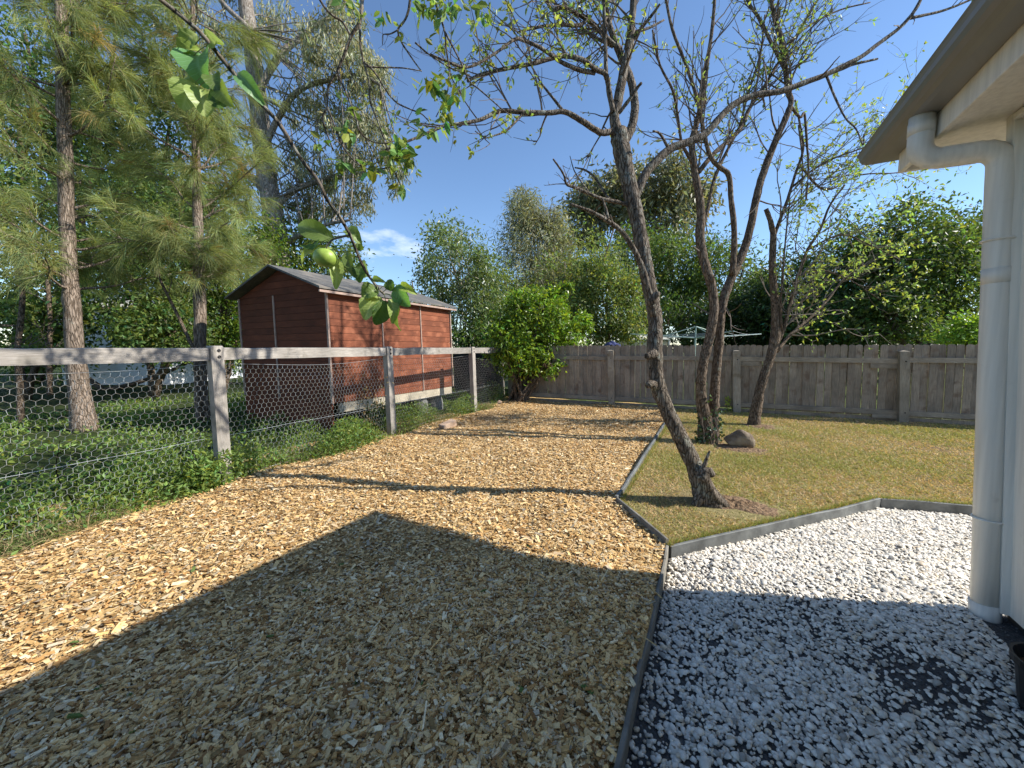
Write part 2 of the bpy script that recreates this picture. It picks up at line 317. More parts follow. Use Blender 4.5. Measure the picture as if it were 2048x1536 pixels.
def chip_mesh(P, rng, boxy, size=1.0):
    n = len(P); mb = MB()
    Lc = rng.gamma(1.7, .0078, n)*size+.005*size; Wc = np.minimum(Lc*rng.uniform(.28, .8, n), .017); u_ = rng.uniform(size=n)
    long = u_ < .05; Lc = np.where(long, Lc*2.2, Lc); Wc = np.where(long, .003+.005*rng.uniform(size=n), Wc)
    slab = u_ > .985; Lc = np.where(slab, rng.uniform(.035, .06, n), Lc); Wc = np.where(slab, rng.uniform(.014, .028, n), Wc); stick = (u_ > .05) & (u_ < .054); Lc = np.where(stick, rng.uniform(.07, .14, n), Lc); Wc = np.where(stick, .006, Wc)
    th = rng.uniform(.002, .0055, n); ang = rng.uniform(0, 2*np.pi, n); tl = rng.normal(0, .24, n); rl = rng.normal(0, .22, n)
    ax = np.stack([np.cos(ang)*np.cos(tl), np.sin(ang)*np.cos(tl), np.sin(tl)], 1)
    sd0 = np.stack([-np.sin(ang), np.cos(ang), np.zeros(n)], 1); nn0 = np.cross(ax, sd0); sd = sd0*np.cos(rl)[:, None]+nn0*np.sin(rl)[:, None]; nn = np.cross(ax, sd)
    c = np.stack([P[:, 0], P[:, 1], relief(P[:, 0], P[:, 1])+rng.uniform(.001, .017, n)], 1)
    a = ax*Lc[:, None]*.5; s_ = sd*Wc[:, None]*.5; t = nn*th[:, None]
    tp = rng.uniform(.55, 1.05, (n, 4))[..., None]; sk = rng.uniform(.8, 1.15, (n, 4))[..., None]
    top = np.stack([-a*sk[:, 0]-s_*tp[:, 0], a*sk[:, 1]-s_*tp[:, 1], a*sk[:, 2]+s_*tp[:, 2], -a*sk[:, 3]+s_*tp[:, 3]], 1)
    col = PAL[rng.integers(0, len(PAL), n)]*rng.uniform(.72, 1.22, (n, 1))
    gr = rng.uniform(size=(n, 1)); col = np.where(gr < .05, col*.42, col); col = np.where(gr > .965, np.array([(.52, .43, .30)])*rng.uniform(.7, 1.2, (n, 1)), col); col = np.where((gr > .962) & (gr < .965), np.array([(.12, .17, .05)]), col)
    if boxy:
        v = np.concatenate([c[:, None]+top+t[:, None], c[:, None]+top*1.04-t[:, None]*.3], 1).reshape(-1, 3); b = np.arange(n)[:, None]*8
        q = np.concatenate([b+np.array([f]) for f in ((0, 1, 2, 3), (4, 5, 1, 0), (5, 6, 2, 1), (6, 7, 3, 2), (7, 4, 0, 3))]); mb.add(v, quads=q, col=np.repeat(col, 8, 0))
    else:
        v = (c[:, None]+top*1.15+t[:, None]).reshape(-1, 3); b = np.arange(n)[:, None]*4; mb.add(v, quads=b+np.array([[0, 1, 2, 3]]), col=np.repeat(col, 4, 0))
    return mb
r_ = np.random.default_rng(3)
CP = np.concatenate([chips(27000, True, r_, 2.15), chips(60000, True, r_)]); CF = np.concatenate([chips(80000, True, r_), chips(95000, False, r_)]); dist_ = np.hypot(CP[:, 0], CP[:, 1]); dist_[:27000] = 0
obj('wood_chips', chip_mesh(CP[dist_ < 2.1], r_, True, .92), M['chip'], label='fresh tan wood chips covering the path in the foreground', cat='wood chips', kind='stuff')
obj('wood_chips', chip_mesh(np.concatenate([CP[dist_ >= 2.1], CF[80000:]]), r_, False, .98), M['chip'], label='sunlit golden wood chips on the far half of the path', cat='wood chips', kind='stuff')
obj('wood_chips', chip_mesh(CF[:80000], r_, False, .55), M['chip'], label='fine slivers of wood lying between the larger chips', cat='wood chips', kind='stuff')
# ---- white pebbles
def ico(rng):
    p = (1+5**.5)/2; v = np.array([(-1,p,0),(1,p,0),(-1,-p,0),(1,-p,0),(0,-1,p),(0,1,p),(0,-1,-p),(0,1,-p),(p,0,-1),(p,0,1),(-p,0,-1),(-p,0,1)])/math.sqrt(1+p*p)
    f = np.array([(0,11,5),(0,5,1),(0,1,7),(0,7,10),(0,10,11),(1,5,9),(5,11,4),(11,10,2),(10,7,6),(7,1,8),(3,9,4),(3,4,2),(3,2,6),(3,6,8),(3,8,9),(4,9,5),(2,4,11),(6,2,10),(8,6,7),(9,8,1)])
    return v, f
iv, if_ = ico(None)
def in_gravel(x, y):
    r1 = x > -.185
    yl = np.where(x < 1.25, 2.44+(x+.2)*(4.06-2.44)/1.45, 4.06+(x-1.25)*(.18/.64)); return r1 & (y < yl-.02)
def pebbles(n, rng):
    k = n*6; x = rng.uniform(-.2, 2.6, k); y = rng.uniform(.3, 4.5, k)
    dist = np.hypot(x, y); patch = np.sin(x*5.1+1.3*np.sin(y*3.3))+np.sin(y*4.7+x*2.1)+.8*np.sin(x*11-y*8.3)
    far = np.clip((y-1.9)/1.2, 0, 1)
    wall = np.clip((1.32-x-.02)/.28, 0, 1)
    ok = in_gravel(x, y) & (rng.uniform(size=k) < np.clip(.45+.15*patch+.6*far, .07, 1)*np.where(y < 2.7, .15+.85*wall, 1)) & ~((x > 1.2) & (y < 2.66))
    P = np.stack([x, y], 1)[ok][:n]; n = len(P); mb = MB(); P = P[np.argsort(np.hypot(P[:, 0], P[:, 1]))]
    s = rng.gamma(4, .00125, n)+.0024; sc = np.stack([s*rng.uniform(1.0, 1.6, n), s*rng.uniform(.75, 1.1, n), s*rng.uniform(.5, .8, n)], 1)
    ang = rng.uniform(0, 2*np.pi, n); tl = rng.normal(0, .3, n)
    v = iv[None]*(1+rng.normal(0, .11, (n, 12, 1)))*sc[:, None]
    ct, st = np.cos(tl)[:, None], np.sin(tl)[:, None]; vx, vz = v[..., 0]*ct-v[..., 2]*st, v[..., 0]*st+v[..., 2]*ct
    ca, sa = np.cos(ang)[:, None], np.sin(ang)[:, None]; v = np.stack([vx*ca-v[..., 1]*sa, vx*sa+v[..., 1]*ca, vz], -1)
    z = GZ+sc[:, 2]*.6+rng.uniform(0, .012, n)*(rng.uniform(size=n) < .5)
    v = v+np.stack([P[:, 0], P[:, 1], z], 1)[:, None]
    col = np.array([(.86, .81, .71)])*rng.uniform(.72, 1.06, (n, 1))*np.where(rng.uniform(size=(n, 1)) < .05, .5, 1); col = np.where(rng.uniform(size=(n, 1)) < .08, col*np.array([(.95, .85, .72)]), col)
    topf = np.array([f for f in if_ if iv[f].mean(0)[2] > -.35]); dd = np.hypot(P[:, 0], P[:, 1]); nn, nm = int(np.sum(dd < 1.4)), int(np.sum(dd < 2.45))
    mb.add(v[:nn].reshape(-1, 3), tris=(np.arange(nn)[:, None, None]*12+if_[None]).reshape(-1, 3), col=np.repeat(np.clip(col[:nn], 0, .9), 12, 0))
    mb.add(v[nn:nm].reshape(-1, 3), tris=(np.arange(nm-nn)[:, None, None]*12+topf[None]).reshape(-1, 3), col=np.repeat(np.clip(col[nn:nm], 0, .9), 12, 0))
    m_ = n-nm; ring = np.arange(6)*math.pi/3; hx_ = np.concatenate([np.stack([np.cos(ring), np.sin(ring), np.full(6, -.2)], 1), [[0, 0, 1.0]]]); vv = hx_[None]*sc[nm:, None]*(1+rng.normal(0, .13, (m_, 7, 1)))
    ca, sa = np.cos(ang[nm:])[:, None], np.sin(ang[nm:])[:, None]; vv = np.stack([vv[..., 0]*ca-vv[..., 1]*sa, vv[..., 0]*sa+vv[..., 1]*ca, vv[..., 2]+vv[..., 0]*np.tan(np.clip(tl[nm:, None], -.5, .5))], -1)+np.stack([P[nm:, 0], P[nm:, 1], z[nm:]], 1)[:, None]
    mb.add(vv.reshape(-1, 3), tris=(np.arange(m_)[:, None, None]*7+np.array([(k_, (k_+1) % 6, 6) for k_ in range(6)])[None]).reshape(-1, 3), col=np.repeat(np.clip(col[nm:]*1.05, 0, .92), 7, 0)); return mb
r_ = np.random.default_rng(4)
obj('white_pebbles', pebbles(62000, r_), M['pebble'], smooth=True, label='white pebbles scattered over dark gravel beside the house', cat='pebbles', kind='stuff')
mb = MB(); k = 30000; x = r_.uniform(-.18, 2.4, k); y = r_.uniform(.3, 4.4, k); ok = in_gravel(x, y); x, y = x[ok], y[ok]; n = len(x)
s = r_.uniform(.002, .0055, n)[:, None, None]; tet = np.array([(1, 0, 0), (-.5, .87, 0), (-.5, -.87, 0), (0, 0, .9)])
v = tet[None]*s*r_.uniform(.6, 1.4, (n, 4, 1))+np.stack([x, y, np.full(n, GZ)], 1)[:, None]
mb.add(v.reshape(-1, 3), tris=(np.arange(n)[:, None, None]*4+np.array([(0, 1, 3), (1, 2, 3), (2, 0, 3)])[None]).reshape(-1, 3), col=np.repeat(r_.uniform(.03, .2, (n, 1))*np.array([(1, 1, 1.03)]), 4, 0))
obj('blue_metal', mb, m_vcol('blue_metal', .7, .4), label='fine dark blue metal grit between the white pebbles', cat='gravel', kind='stuff')
# ---- short grass on the lawn
def in_lawn(x, y):
    left = np.where(y > 2.99, -.62, -.62+(2.99-y)*.8); low = np.where(x < 1.25, 2.44+(x+.2)*(4.06-2.44)/1.45, 4.06+(x-1.25)*.28)
    return (x > left) & (y > low+.03) & (y < fence_y(x)+.3)
k = 620000; x = r_.uniform(-.66, 6.6, k); y = r_.uniform(2.4, 9.0, k)
q = np.stack([x, y, np.zeros(k)], 1)-CAM; d = q@FW; px = 1024+FPX*(q@Rt)/d
bare = np.minimum(np.hypot((x-.18)/.42, (y-3.35)/.24), np.hypot((x-.3)/.32, (y-5.35)/.22)); bare = np.minimum(bare, np.hypot((x-.72)/.3, (y-7.05)/.25))
pt = np.sin(x*2.3+1.7*np.sin(y*1.9))+np.sin(y*3.1-x*1.2)+.7*np.sin(x*6.3+y*5.1)
ok = in_lawn(x, y) & (px < 2030) & (r_.uniform(size=k) < np.clip(.62+.16*pt, .15, 1)*np.clip((bare-.75)/.6, .03, 1)*np.clip((4.6/np.hypot(x, y))**1.0, .4, 1))
x, y, pt = x[ok][:170000], y[ok][:170000], pt[ok][:170000]; n = len(x); mb = MB(); ang = r_.uniform(0, 2*np.pi, n)
axis = np.stack([np.cos(ang)*.9, np.sin(ang)*.9, r_.uniform(.15, 1.0, n)], 1)
straw = r_.uniform(size=(n, 1)) < (.52-.16*pt[:, None]); col = np.where(straw, np.array([(1.35, 1.12, 1.35)]), np.array([(.80, .94, .74)]))*r_.uniform(.6, 1.25, (n, 1))
ax = norm(axis); Lb = r_.uniform(.014, .042, n)[:, None]; sdv = norm(np.cross(ax, r_.normal(size=(n, 3))))*.0022*(1+np.hypot(x, y)[:, None]*.12)
p = np.stack([x, y, np.zeros(n)], 1); mb.add(np.stack([p-sdv, p+sdv, p+ax*Lb], 1).reshape(-1, 3), tris=(np.arange(n)[:, None]*3+np.arange(3)[None]), col=np.repeat(col, 3, 0))
def tuft_line(a, b, n, wid):
    t = r_.uniform(size=n); p = np.stack([a[0]+(b[0]-a[0])*t, a[1]+(b[1]-a[1])*t], 1); d_ = np.array([-(b[1]-a[1]), b[0]-a[0]]); d_ = d_/np.hypot(*d_); return p+d_[None]*r_.uniform(.012, wid, (n, 1))
cl = np.stack([r_.uniform(-.5, 5.5, 900), r_.uniform(2.8, 8.6, 900)], 1); cl = cl[in_lawn(cl[:, 0], cl[:, 1])]
tp_ = np.concatenate([np.repeat(cl, 14, 0)+r_.normal(0, .014, (len(cl)*14, 2)), tuft_line(E['e1'], E['e2'], 2600, .04), tuft_line(E['e2'], E['e3'], 900, .04), tuft_line((-.64, 8), E['e4'], 3000, .04), tuft_line(E['e4'], E['e1'], 900, .04)])
n = len(tp_); an = r_.uniform(0, 6.283, n); ax = norm(np.stack([np.cos(an)*.55, np.sin(an)*.55, r_.uniform(.5, 1.2, n)], 1)); p = np.hstack([tp_, np.zeros((n, 1))]); Lb = r_.uniform(.02, .055, n)[:, None]; sdv = norm(np.cross(ax, r_.normal(size=(n, 3))))*.0025
mb.add(np.stack([p-sdv, p+sdv, p+ax*Lb], 1).reshape(-1, 3), tris=(np.arange(n)[:, None]*3+np.arange(3)[None]), col=np.repeat(np.where(r_.uniform(size=(n, 1)) < .3, np.array([(1.2, 1.0, 1.1)]), np.array([(.66, .88, .58)]))*r_.uniform(.6, 1.2, (n, 1)), 3, 0))
obj('lawn_grass', mb, M['grass'], label='short straw-green turf of the back lawn', cat='grass', kind='stuff')
# ---- loose soil patches at the tree feet
def mound(cx, cy, rx, ry, h, seed, name, label):
    rg = np.random.default_rng(seed); mb = MB(); nr, na = 9, 26; vv = [(cx, cy, h)]
    ph = rg.uniform(0, 6, 6)
    for i in range(1, nr+1):
        for j in range(na):
            a = j/na*2*math.pi; rr = i/nr*(1+.16*math.sin(3*a+ph[0])+.1*math.sin(5*a+ph[1])+.06*math.sin(9*a+ph[2]))
            vv.append((cx+rx*rr*math.cos(a), cy+ry*rr*math.sin(a), max(-.004, h*(1-(i/nr)**1.5)*rg.uniform(.3, 1.5)+rg.normal(0, .004))-(.006 if i == nr else 0)))
    q = [(1+i*na+j, 1+(i+1)*na+j, 1+(i+1)*na+(j+1) % na, 1+i*na+(j+1) % na) for i in range(nr-1) for j in range(na)]
    mb.add(vv, tris=[(0, 1+j, 1+(j+1) % na) for j in range(na)], quads=q)
    o = obj(name, mb, M['soil2'], smooth=True, kind='structure'); return o
M['soil2'] = m_ground('bare_soil', [(.3, (.13, .08, .05)), (.7, (.34, .235, .145))], 30, 10, .06)
mound(.22, 3.40, .30, .16, .03, 1, 'bare_soil', ''); mound(.32, 5.36, .3, .18, .03, 2, 'bare_soil', ''); mound(.7, 7.05, .22, .2, .02, 5, 'bare_soil', '')
# ---- edging strips
def strip(name, a, b, z0, z1, t, mat, label, grp=None, bev=.004):
    a = np.array(a); b = np.array(b); d = b-a; ln = np.hypot(*d); mb = MB(); nseg = max(2, int(ln/.25)); nrm_ = np.array([-d[1], d[0]])/ln
    rg = np.random.default_rng(int(abs(a[0]*91+b[1]*37)*10)); wob = rg.normal(0, .004, nseg+1); wz = rg.normal(0, .003, nseg+1); vv = []; q = []
    for i in range(nseg+1):
        c = a+d*i/nseg+nrm_*wob[i]
        for sx_, zz in ((-1, z0), (1, z0), (1, z1-.004), (.6, z1), (-.6, z1), (-1, z1-.004)): vv.append((c[0]+nrm_[0]*t/2*sx_, c[1]+nrm_[1]*t/2*sx_, zz+(wz[i] if zz > z0 else 0)))
    for i in range(nseg):
        for k in range(6): q.append((i*6+k, i*6+(k+1) % 6, i*6+6+(k+1) % 6, i*6+6+k))
    for e in (0, nseg*6): q.append((e, e+1, e+2, e+5)); q.append((e+5, e+2, e+3, e+4))
    mb.add(vv, quads=q); return obj(name, mb, mat, label=label, cat='edging', group=grp)
strip('garden_edging', (-.195, -3.0), (-.2, 2.43), -.16, .022, .018, M['edgewood'], 'dark edging strip between wood chips and white pebbles')
strip('garden_edging', (-.19, 2.455), (1.25, 4.06), -.16, .014, .022, M['edging'], 'pale grey edging strip between the lawn and the white pebbles')
strip('garden_edging', (1.262, 4.072), (4.2, 4.9), -.16, .014, .022, M['edging'], 'shaded grey edging strip behind the pebbles, running toward the house')
strip('garden_edging', (-.21, 2.46), (-.64, 2.97), -.06, .045, .022, M['edgewood'], 'short slanting edging strip between chips and lawn, nearest the leaning tree')
strip('garden_edging', (-.645, 2.995), (-.655, 5.6), -.06, .05, .025, M['edging'], 'long grey edging strip between chips and lawn')
strip('garden_edging', (-.655, 5.62), (-.66, 7.7), -.06, .05, .025, M['edging'], 'far edging strip between chips and lawn, ending near the paling fence')
# ------------------------------------------------------------------ the white house on the right
def m_paint(name, col, rough):
    m, n, b, o = newmat(name); c = coords(n, (26, 26, .9)); z = N(n, 'ShaderNodeTexNoise', i_Scale=1.6, i_Detail=7.0); n.links.new(c.outputs[0], z.inputs['Vector']); r = ramp(n, [(.35, tuple(x*.86 for x in col)), (.6, col)]); n.links.new(z.outputs[0], r.inputs[0])
    c2 = coords(n); z2 = N(n, 'ShaderNodeTexNoise', i_Scale=7.0, i_Detail=8.0, i_Roughness=.7); n.links.new(c2.outputs[0], z2.inputs['Vector']); r2 = ramp(n, [(.60, (0, 0, 0)), (.80, (1, 1, 1))]); n.links.new(z2.outputs[0], r2.inputs[0])
    n.links.new(mixc(n, r.outputs[0], tuple(x*.72 for x in col), r2.outputs[0]), b.inputs['Base Color']); b.inputs['Roughness'].default_value = rough; b.inputs['Specular IOR Level'].default_value = .4
    z3 = N(n, 'ShaderNodeTexNoise', i_Scale=45.0, i_Detail=3.0); n.links.new(c2.outputs[0], z3.inputs['Vector']); bump(n, b, z3.outputs[0], .25, .001); return m
M['white'] = m_paint('white_paint', (.76, .72, .65), .5)
M['gutter'] = m_plain('gutter_steel', (.23, .225, .215), .38, .25, .12, 2.5, .5)
M['roof'] = m_plain('roof_steel', (.22, .215, .21), .5, .2, .1, 4)
M['pipe'] = m_paint('painted_pipe', (.71, .68, .62), .42)
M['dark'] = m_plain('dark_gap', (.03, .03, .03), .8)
house = thing('house', 'white single-storey house with grey gutter at the right edge', 'house', (1.3, 0, -.1))
WX, WY = 1.29, 2.70                                              # wall face and wall corner at ground level
mb = MB()
z0, z1 = -.02, 2.32
def wl(x, y, z): return np.array([x+LEAN[0]*z, y+LEAN[1]*z, z])
mb.add([wl(WX, -9, z0), wl(WX, WY, z0), wl(WX, WY, z1), wl(WX, -9, z1), wl(9, WY, z0), wl(9, WY, z1), wl(9, -9, z0), wl(9, -9, z1)],
       quads=[(0, 3, 2, 1), (1, 2, 5, 4), (4, 5, 7, 6), (6, 7, 3, 0)])
part('wall', mb, M['white'], house)
mb = MB(); mb.box((WX+.03, -8.9, -.19), (8.9, WY-.04, z0)); part('plinth', mb, M['dark'], house)
def prism_along(mb, prof, path_a, path_b): pass
# corner stop beads
for dx, dy, nm in ((-.028, -.085, 'corner_trim'),):
    mb = MB(); pts = [wl(WX+dx+.014, WY+dy, z0+.002), wl(WX+dx+.014, WY+dy, z1)]
    a = MB(); b = [(-.016, -.028), (.016, -.028), (.016, .028), (-.016, .028)]
    vv = [np.array([p[0]+u, p[1]+v_, p[2]]) for p in pts for u, v_ in b]; mb.add(vv, quads=[(0, 1, 5, 4), (1, 2, 6, 5), (2, 3, 7, 6), (3, 0, 4, 7), (4, 5, 6, 7)]); part(nm, mb, M['white'], house)
# soffit, fascia, gutter, roof round the hipped corner
GX0, GY1 = .745, 3.30; FX, FY = .905, 3.14; ZG = 2.385
mb = MB(); mb.box((FX+.03, -9, 2.30), (9.4, FY-.03, 2.312)); part('soffit', mb, M['white'], house)
mb = MB(); mb.box((FX+.034, -9, 2.288), (FX+.075, FY-.08, 2.298)); part('soffit_strip', mb, M['white'], house)
mb = MB(); mb.box((1.13, -9, 2.265), (1.175, WY-.05, 2.297), .006); part('soffit_mould', mb, M['white'], house)
for nm, lo, hi in (('fascia', (FX, -9, 2.275), (FX+.028, FY, 2.46)), ('fascia', (FX+.03, FY-.028, 2.275), (9.4, FY, 2.46))):
    mb = MB(); mb.box(lo, hi, .003); part(nm, mb, M['white'], house)
prof = [(0, 0), (.015, -.002)]                                   # quad gutter: back at fascia, rolled lip outside
def gutter_prof():
    p = [(.0, .085), (.0, .0), (-.075, .0)]
    for a in np.linspace(0, 1, 6)[1:]: p.append((-.075-.07*math.sin(a*math.pi/2), .065-.065*math.cos(a*math.pi/2)))
    p += [(-.150, .078), (-.156, .088), (-.150, .096), (-.141, .093), (-.139, .080)]
    return p
gp = gutter_prof(); gp2 = [(x_*.93-.004, z_+.004 if z_ < .05 else z_) for x_, z_ in gp[::-1]]
def sweep_gutter():
    mb = MB(); pr = gp; n = len(pr); vv = []
    for (x_, z_) in pr: vv.append((FX-.002+x_, -9, ZG+z_))
    for (x_, z_) in pr: vv.append((FX-.002+x_, FY+.002-x_, ZG+z_))
    for (x_, z_) in pr: vv.append((9.4, FY+.002-x_, ZG+z_))
    q = [(i, i+1, n+i+1, n+i) for i in range(n-1)]+[(n+i, n+i+1, 2*n+i+1, 2*n+i) for i in range(n-1)]
    mb.add(vv, quads=q); return mb
g = part('gutter', sweep_gutter(), M['gutter'], house, smooth=False)
mo = g.modifiers.new('thick', 'SOLIDIFY'); mo.thickness = .002; mo.offset = 0
# hipped roof sheeting
mb = MB(); rz = 2.475; s20 = math.tan(math.radians(20)); ex, ey = FX-.05, FY+.05; rx = 5.2
mb.add([(ex, -9, rz), (ex, ey, rz), (rx, -9, rz+(rx-ex)*s20), (rx, ey-(rx-ex), rz+(rx-ex)*s20), (9.5, ey, rz), (9.5, -9, rz)],
       quads=[(0, 1, 3, 2), (2, 3, 4, 5)], tris=[(1, 4, 3)]); ro = part('roof', mb, M['roof'], house)
mo = ro.modifiers.new('thick', 'SOLIDIFY'); mo.thickness = .02; mo.offset = -1
# downpipe: drop, swan neck to the wall, long drop to the gravel
pr_ = .048
pts = [np.array([.85, 2.70, 2.392]), np.array([.852, 2.70, 2.25])]
for a in np.linspace(0, math.pi/2, 6)[1:]: pts.append(np.array([.852+.075*(1-math.cos(a)), 2.70, 2.25-.075*math.sin(a)]))
pts.append(np.array([1.055, 2.69, 2.168]))
for a in np.linspace(0, math.pi/2, 6)[1:]: pts.append(np.array([1.055+.075*math.sin(a), 2.685, 2.168-.075*(1-math.cos(a))]))
pts += [np.array([1.132, 2.68, 2.0]), np.array([1.180, 2.66, 1.0]), np.array([1.232, 2.635, -.04])]
mb = MB(); mb.tube(pts, pr_, n=22); pipe = part('downpipe', mb, M['pipe'], house, smooth=True)
mb = MB(); mb.tube([(1.229, 2.637, .0), (1.238, 2.63, -.115)], [.053, .053], n=22); sk_ = part('pipe_socket', mb, M['pipe'], house, smooth=True)
for zz, nm in ((2.30, 'pipe_collar'), (1.6, 'pipe_collar')):
    if zz > 2: a, b = np.array([.85, 2.70, 2.36]), np.array([.851, 2.70, 2.30])
    else: a, b = np.array([1.151, 2.672, 1.62]), np.array([1.1545, 2.6705, 1.55])
    mb = MB(); mb.tube([a, b], .0496, n=22); part(nm, mb, M['pipe'], house, smooth=True)
for zz in (.42, 1.75):
    f = (2.0-zz)/2.04; cx = 1.132+.1*f; mb = MB(); aa = np.linspace(0, 2*np.pi, 17)
    mb.tube([(cx+.052*math.cos(t), 2.68-.045*f+.052*math.sin(t), zz) for t in aa], .006, n=5); mb.box((cx+.045, 2.67-.045*f, zz-.012), (cx+.12, 2.69-.045*f, zz+.012)); part('pipe_bracket', mb, M['pipe'], house)
# black pot in the lower right corner
pot = thing('plant_pot', 'black plastic plant pot on the pebbles against the white wall', 'plant pot', (1.135, 1.99, -.066))
mb = MB(); prf = [(.0, .0), (.085, .0), (.088, .006), (.108, .17), (.119, .17), (.12, .195), (.112, .195), (.104, .17), (.098, .15), (0, .15)]; na = 28; vv = []; q = []
for (r0, zz) in prf:
    for j in range(na): vv.append((1.135+r0*math.cos(j/na*6.28319), 1.99+r0*math.sin(j/na*6.28319), -.066+zz))
for i in range(len(prf)-1):
    for j in range(na): q.append((i*na+j, i*na+(j+1) % na, (i+1)*na+(j+1) % na, (i+1)*na+j))
mb.add(vv, quads=q); part('body', mb, m_plain('black_plastic', (.012, .012, .013), .4), pot)
mb = MB(); mb.add([(1.135+.1*math.cos(j/20*6.28319), 1.99+.1*math.sin(j/20*6.28319), .085) for j in range(20)]+[(1.135, 1.99, .095)], tris=[(j, (j+1) % 20, 20) for j in range(20)]); part('potting_soil', mb, M['soil'], pot)
# ------------------------------------------------------------------ paling fence at the back
M['paling'] = m_wood('weathered_paling', (.20, .165, .13), (.42, .36, .29), (16, 16, .8), True, .9, (.18, .13, .095), .14)
M['rail'] = m_wood('weathered_rail', (.22, .185, .145), (.42, .365, .29), (.7, 14, 14), True, .9, None, .1)
M['post'] = m_wood('weathered_post', (.24, .205, .16), (.46, .41, .33), (14, 14, .7), True, .9, (.2, .16, .11), .1)
pf = thing('paling_fence', 'weathered timber paling fence with scalloped tops across the back', 'fence', (0, 8.42, 0))
FD = norm(np.array([1, .1, 0])); FN = np.array([FD[1], -FD[0], 0])   # along, and towards us
fang = math.atan2(FD[1], FD[0])
def paling_mesh(w_, h_, wear):
    mb = MB(); a = np.linspace(math.pi, 0, 7); r0 = w_*.5
    out = [(-w_/2, 0), (w_/2, 0)]+[(r0*math.cos(t), h_-.035+.035*math.sin(t)**.8 if 0 < t < math.pi else h_-.035) for t in a[::-1]]
    n = len(out); t_ = .008
    vv = [(x_, -t_, z_) for x_, z_ in out]+[(x_, t_, z_) for x_, z_ in out]
    q = [(i, (i+1) % n, n+(i+1) % n, n+i) for i in range(n)]; T = [(0, i, i+1) for i in range(1, n-1)]+[(n, n+i+1, n+i) for i in range(1, n-1)]
    mb.add(vv, quads=q, tris=T); me = mb.mesh('paling'); me.materials.append(M['paling']); return me
pm = [paling_mesh(w_, h_, 0) for w_, h_ in ((.102, 1.222), (.1, 1.226), (.104, 1.220), (.098, 1.224))]
rp = np.random.default_rng(8); xx = -4.35; kpal = 0
while xx < 6.2:
    me = pm[rp.integers(0, 4)]; o = bpy.data.objects.new('paling', me); COL.objects.link(o); o.parent = pf
    off = .010 if kpal % 2 else -.006
    p = np.array([xx, fence_y(xx), .075+rp.normal(0, .0015)])+FN*off
    o.matrix_local = Matrix.Translation(Vector(p)-pf.location) @ SHEAR @ Matrix.Rotation(fang+rp.normal(0, .02), 4, 'Z') @ Matrix.Rotation(rp.normal(0, .0018), 4, 'Y') @ Matrix.Rotation(rp.normal(0, .006), 4, 'X')
    xx += .1005+max(-.004, rp.normal(.001, .0025))+(.007 if xx > -1.6 and rp.uniform() < .5 else 0); kpal += 1
def fp(x, off, z): p = np.array([x, fence_y(x), 0])+FN*off; return np.array([p[0]+LEAN[0]*z, p[1]+LEAN[1]*z, z])
def fbox(x0, x1, o0, o1, za, zb, ja=0, jb=0):
    mb = MB(); vv = [fp(x_, o_, z_+(ja if x_ == x0 else jb)) for z_ in (za, zb) for x_, o_ in ((x0, o0), (x1, o0), (x1, o1), (x0, o1))]
    mb.add(vv, quads=[(0, 1, 2, 3), (4, 7, 6, 5), (0, 4, 5, 1), (1, 5, 6, 2), (2, 6, 7, 3), (3, 7, 4, 0)]); return mb
posts = [-4.28, -1.93, .42, 2.84, 5.3]
for x_ in posts:
    mb = MB(); w2 = .062; vv = [fp(x_+a*w2, b, z_) for z_ in (-.1, 1.185) for a, b in ((-1, .022), (1, .022), (1, .125), (-1, .125))]; vv.append(fp(x_, .07, 1.205))
    mb.add(vv, quads=[(0, 4, 5, 1), (1, 5, 6, 2), (2, 6, 7, 3), (3, 7, 4, 0)], tris=[(4, 8, 5), (5, 8, 6), (6, 8, 7), (7, 8, 4)]); p_ = part('post', mb, M['post'], pf)
    for z_ in (1.02, .16):
        mb = MB(); c = fp(x_+.01, .126, z_); mb.tube([c-FN*.004, c+FN*.006], [.011, .011], n=8); part('bolt', mb, M['dark'], p_)
for a, b in zip(posts[:-1], posts[1:]):
    part('rail', fbox(a+.064, b-.064, .024, .066, .985, 1.07, rp.normal(0, .008), rp.normal(0, .008)), M['rail'], pf)
    part('rail', fbox(a+.064, b-.064, .024, .062, .105, .185, rp.normal(0, .006), rp.normal(0, .006)), M['rail'], pf)
for a, b, za in ((.49, .80, .90), (2.42, 2.775, .895), (2.45, 2.775, .045)):
    part('cleat', fbox(a, b, .026, .06, za, za+.085), M['rail'], pf)
part('plinth_board', fbox(.5, 5.2, .0, .02, -.03, .07), M['paling'], pf); part('plinth_board', fbox(-4.2, .36, .0, .02, -.05, .055), M['paling'], pf)
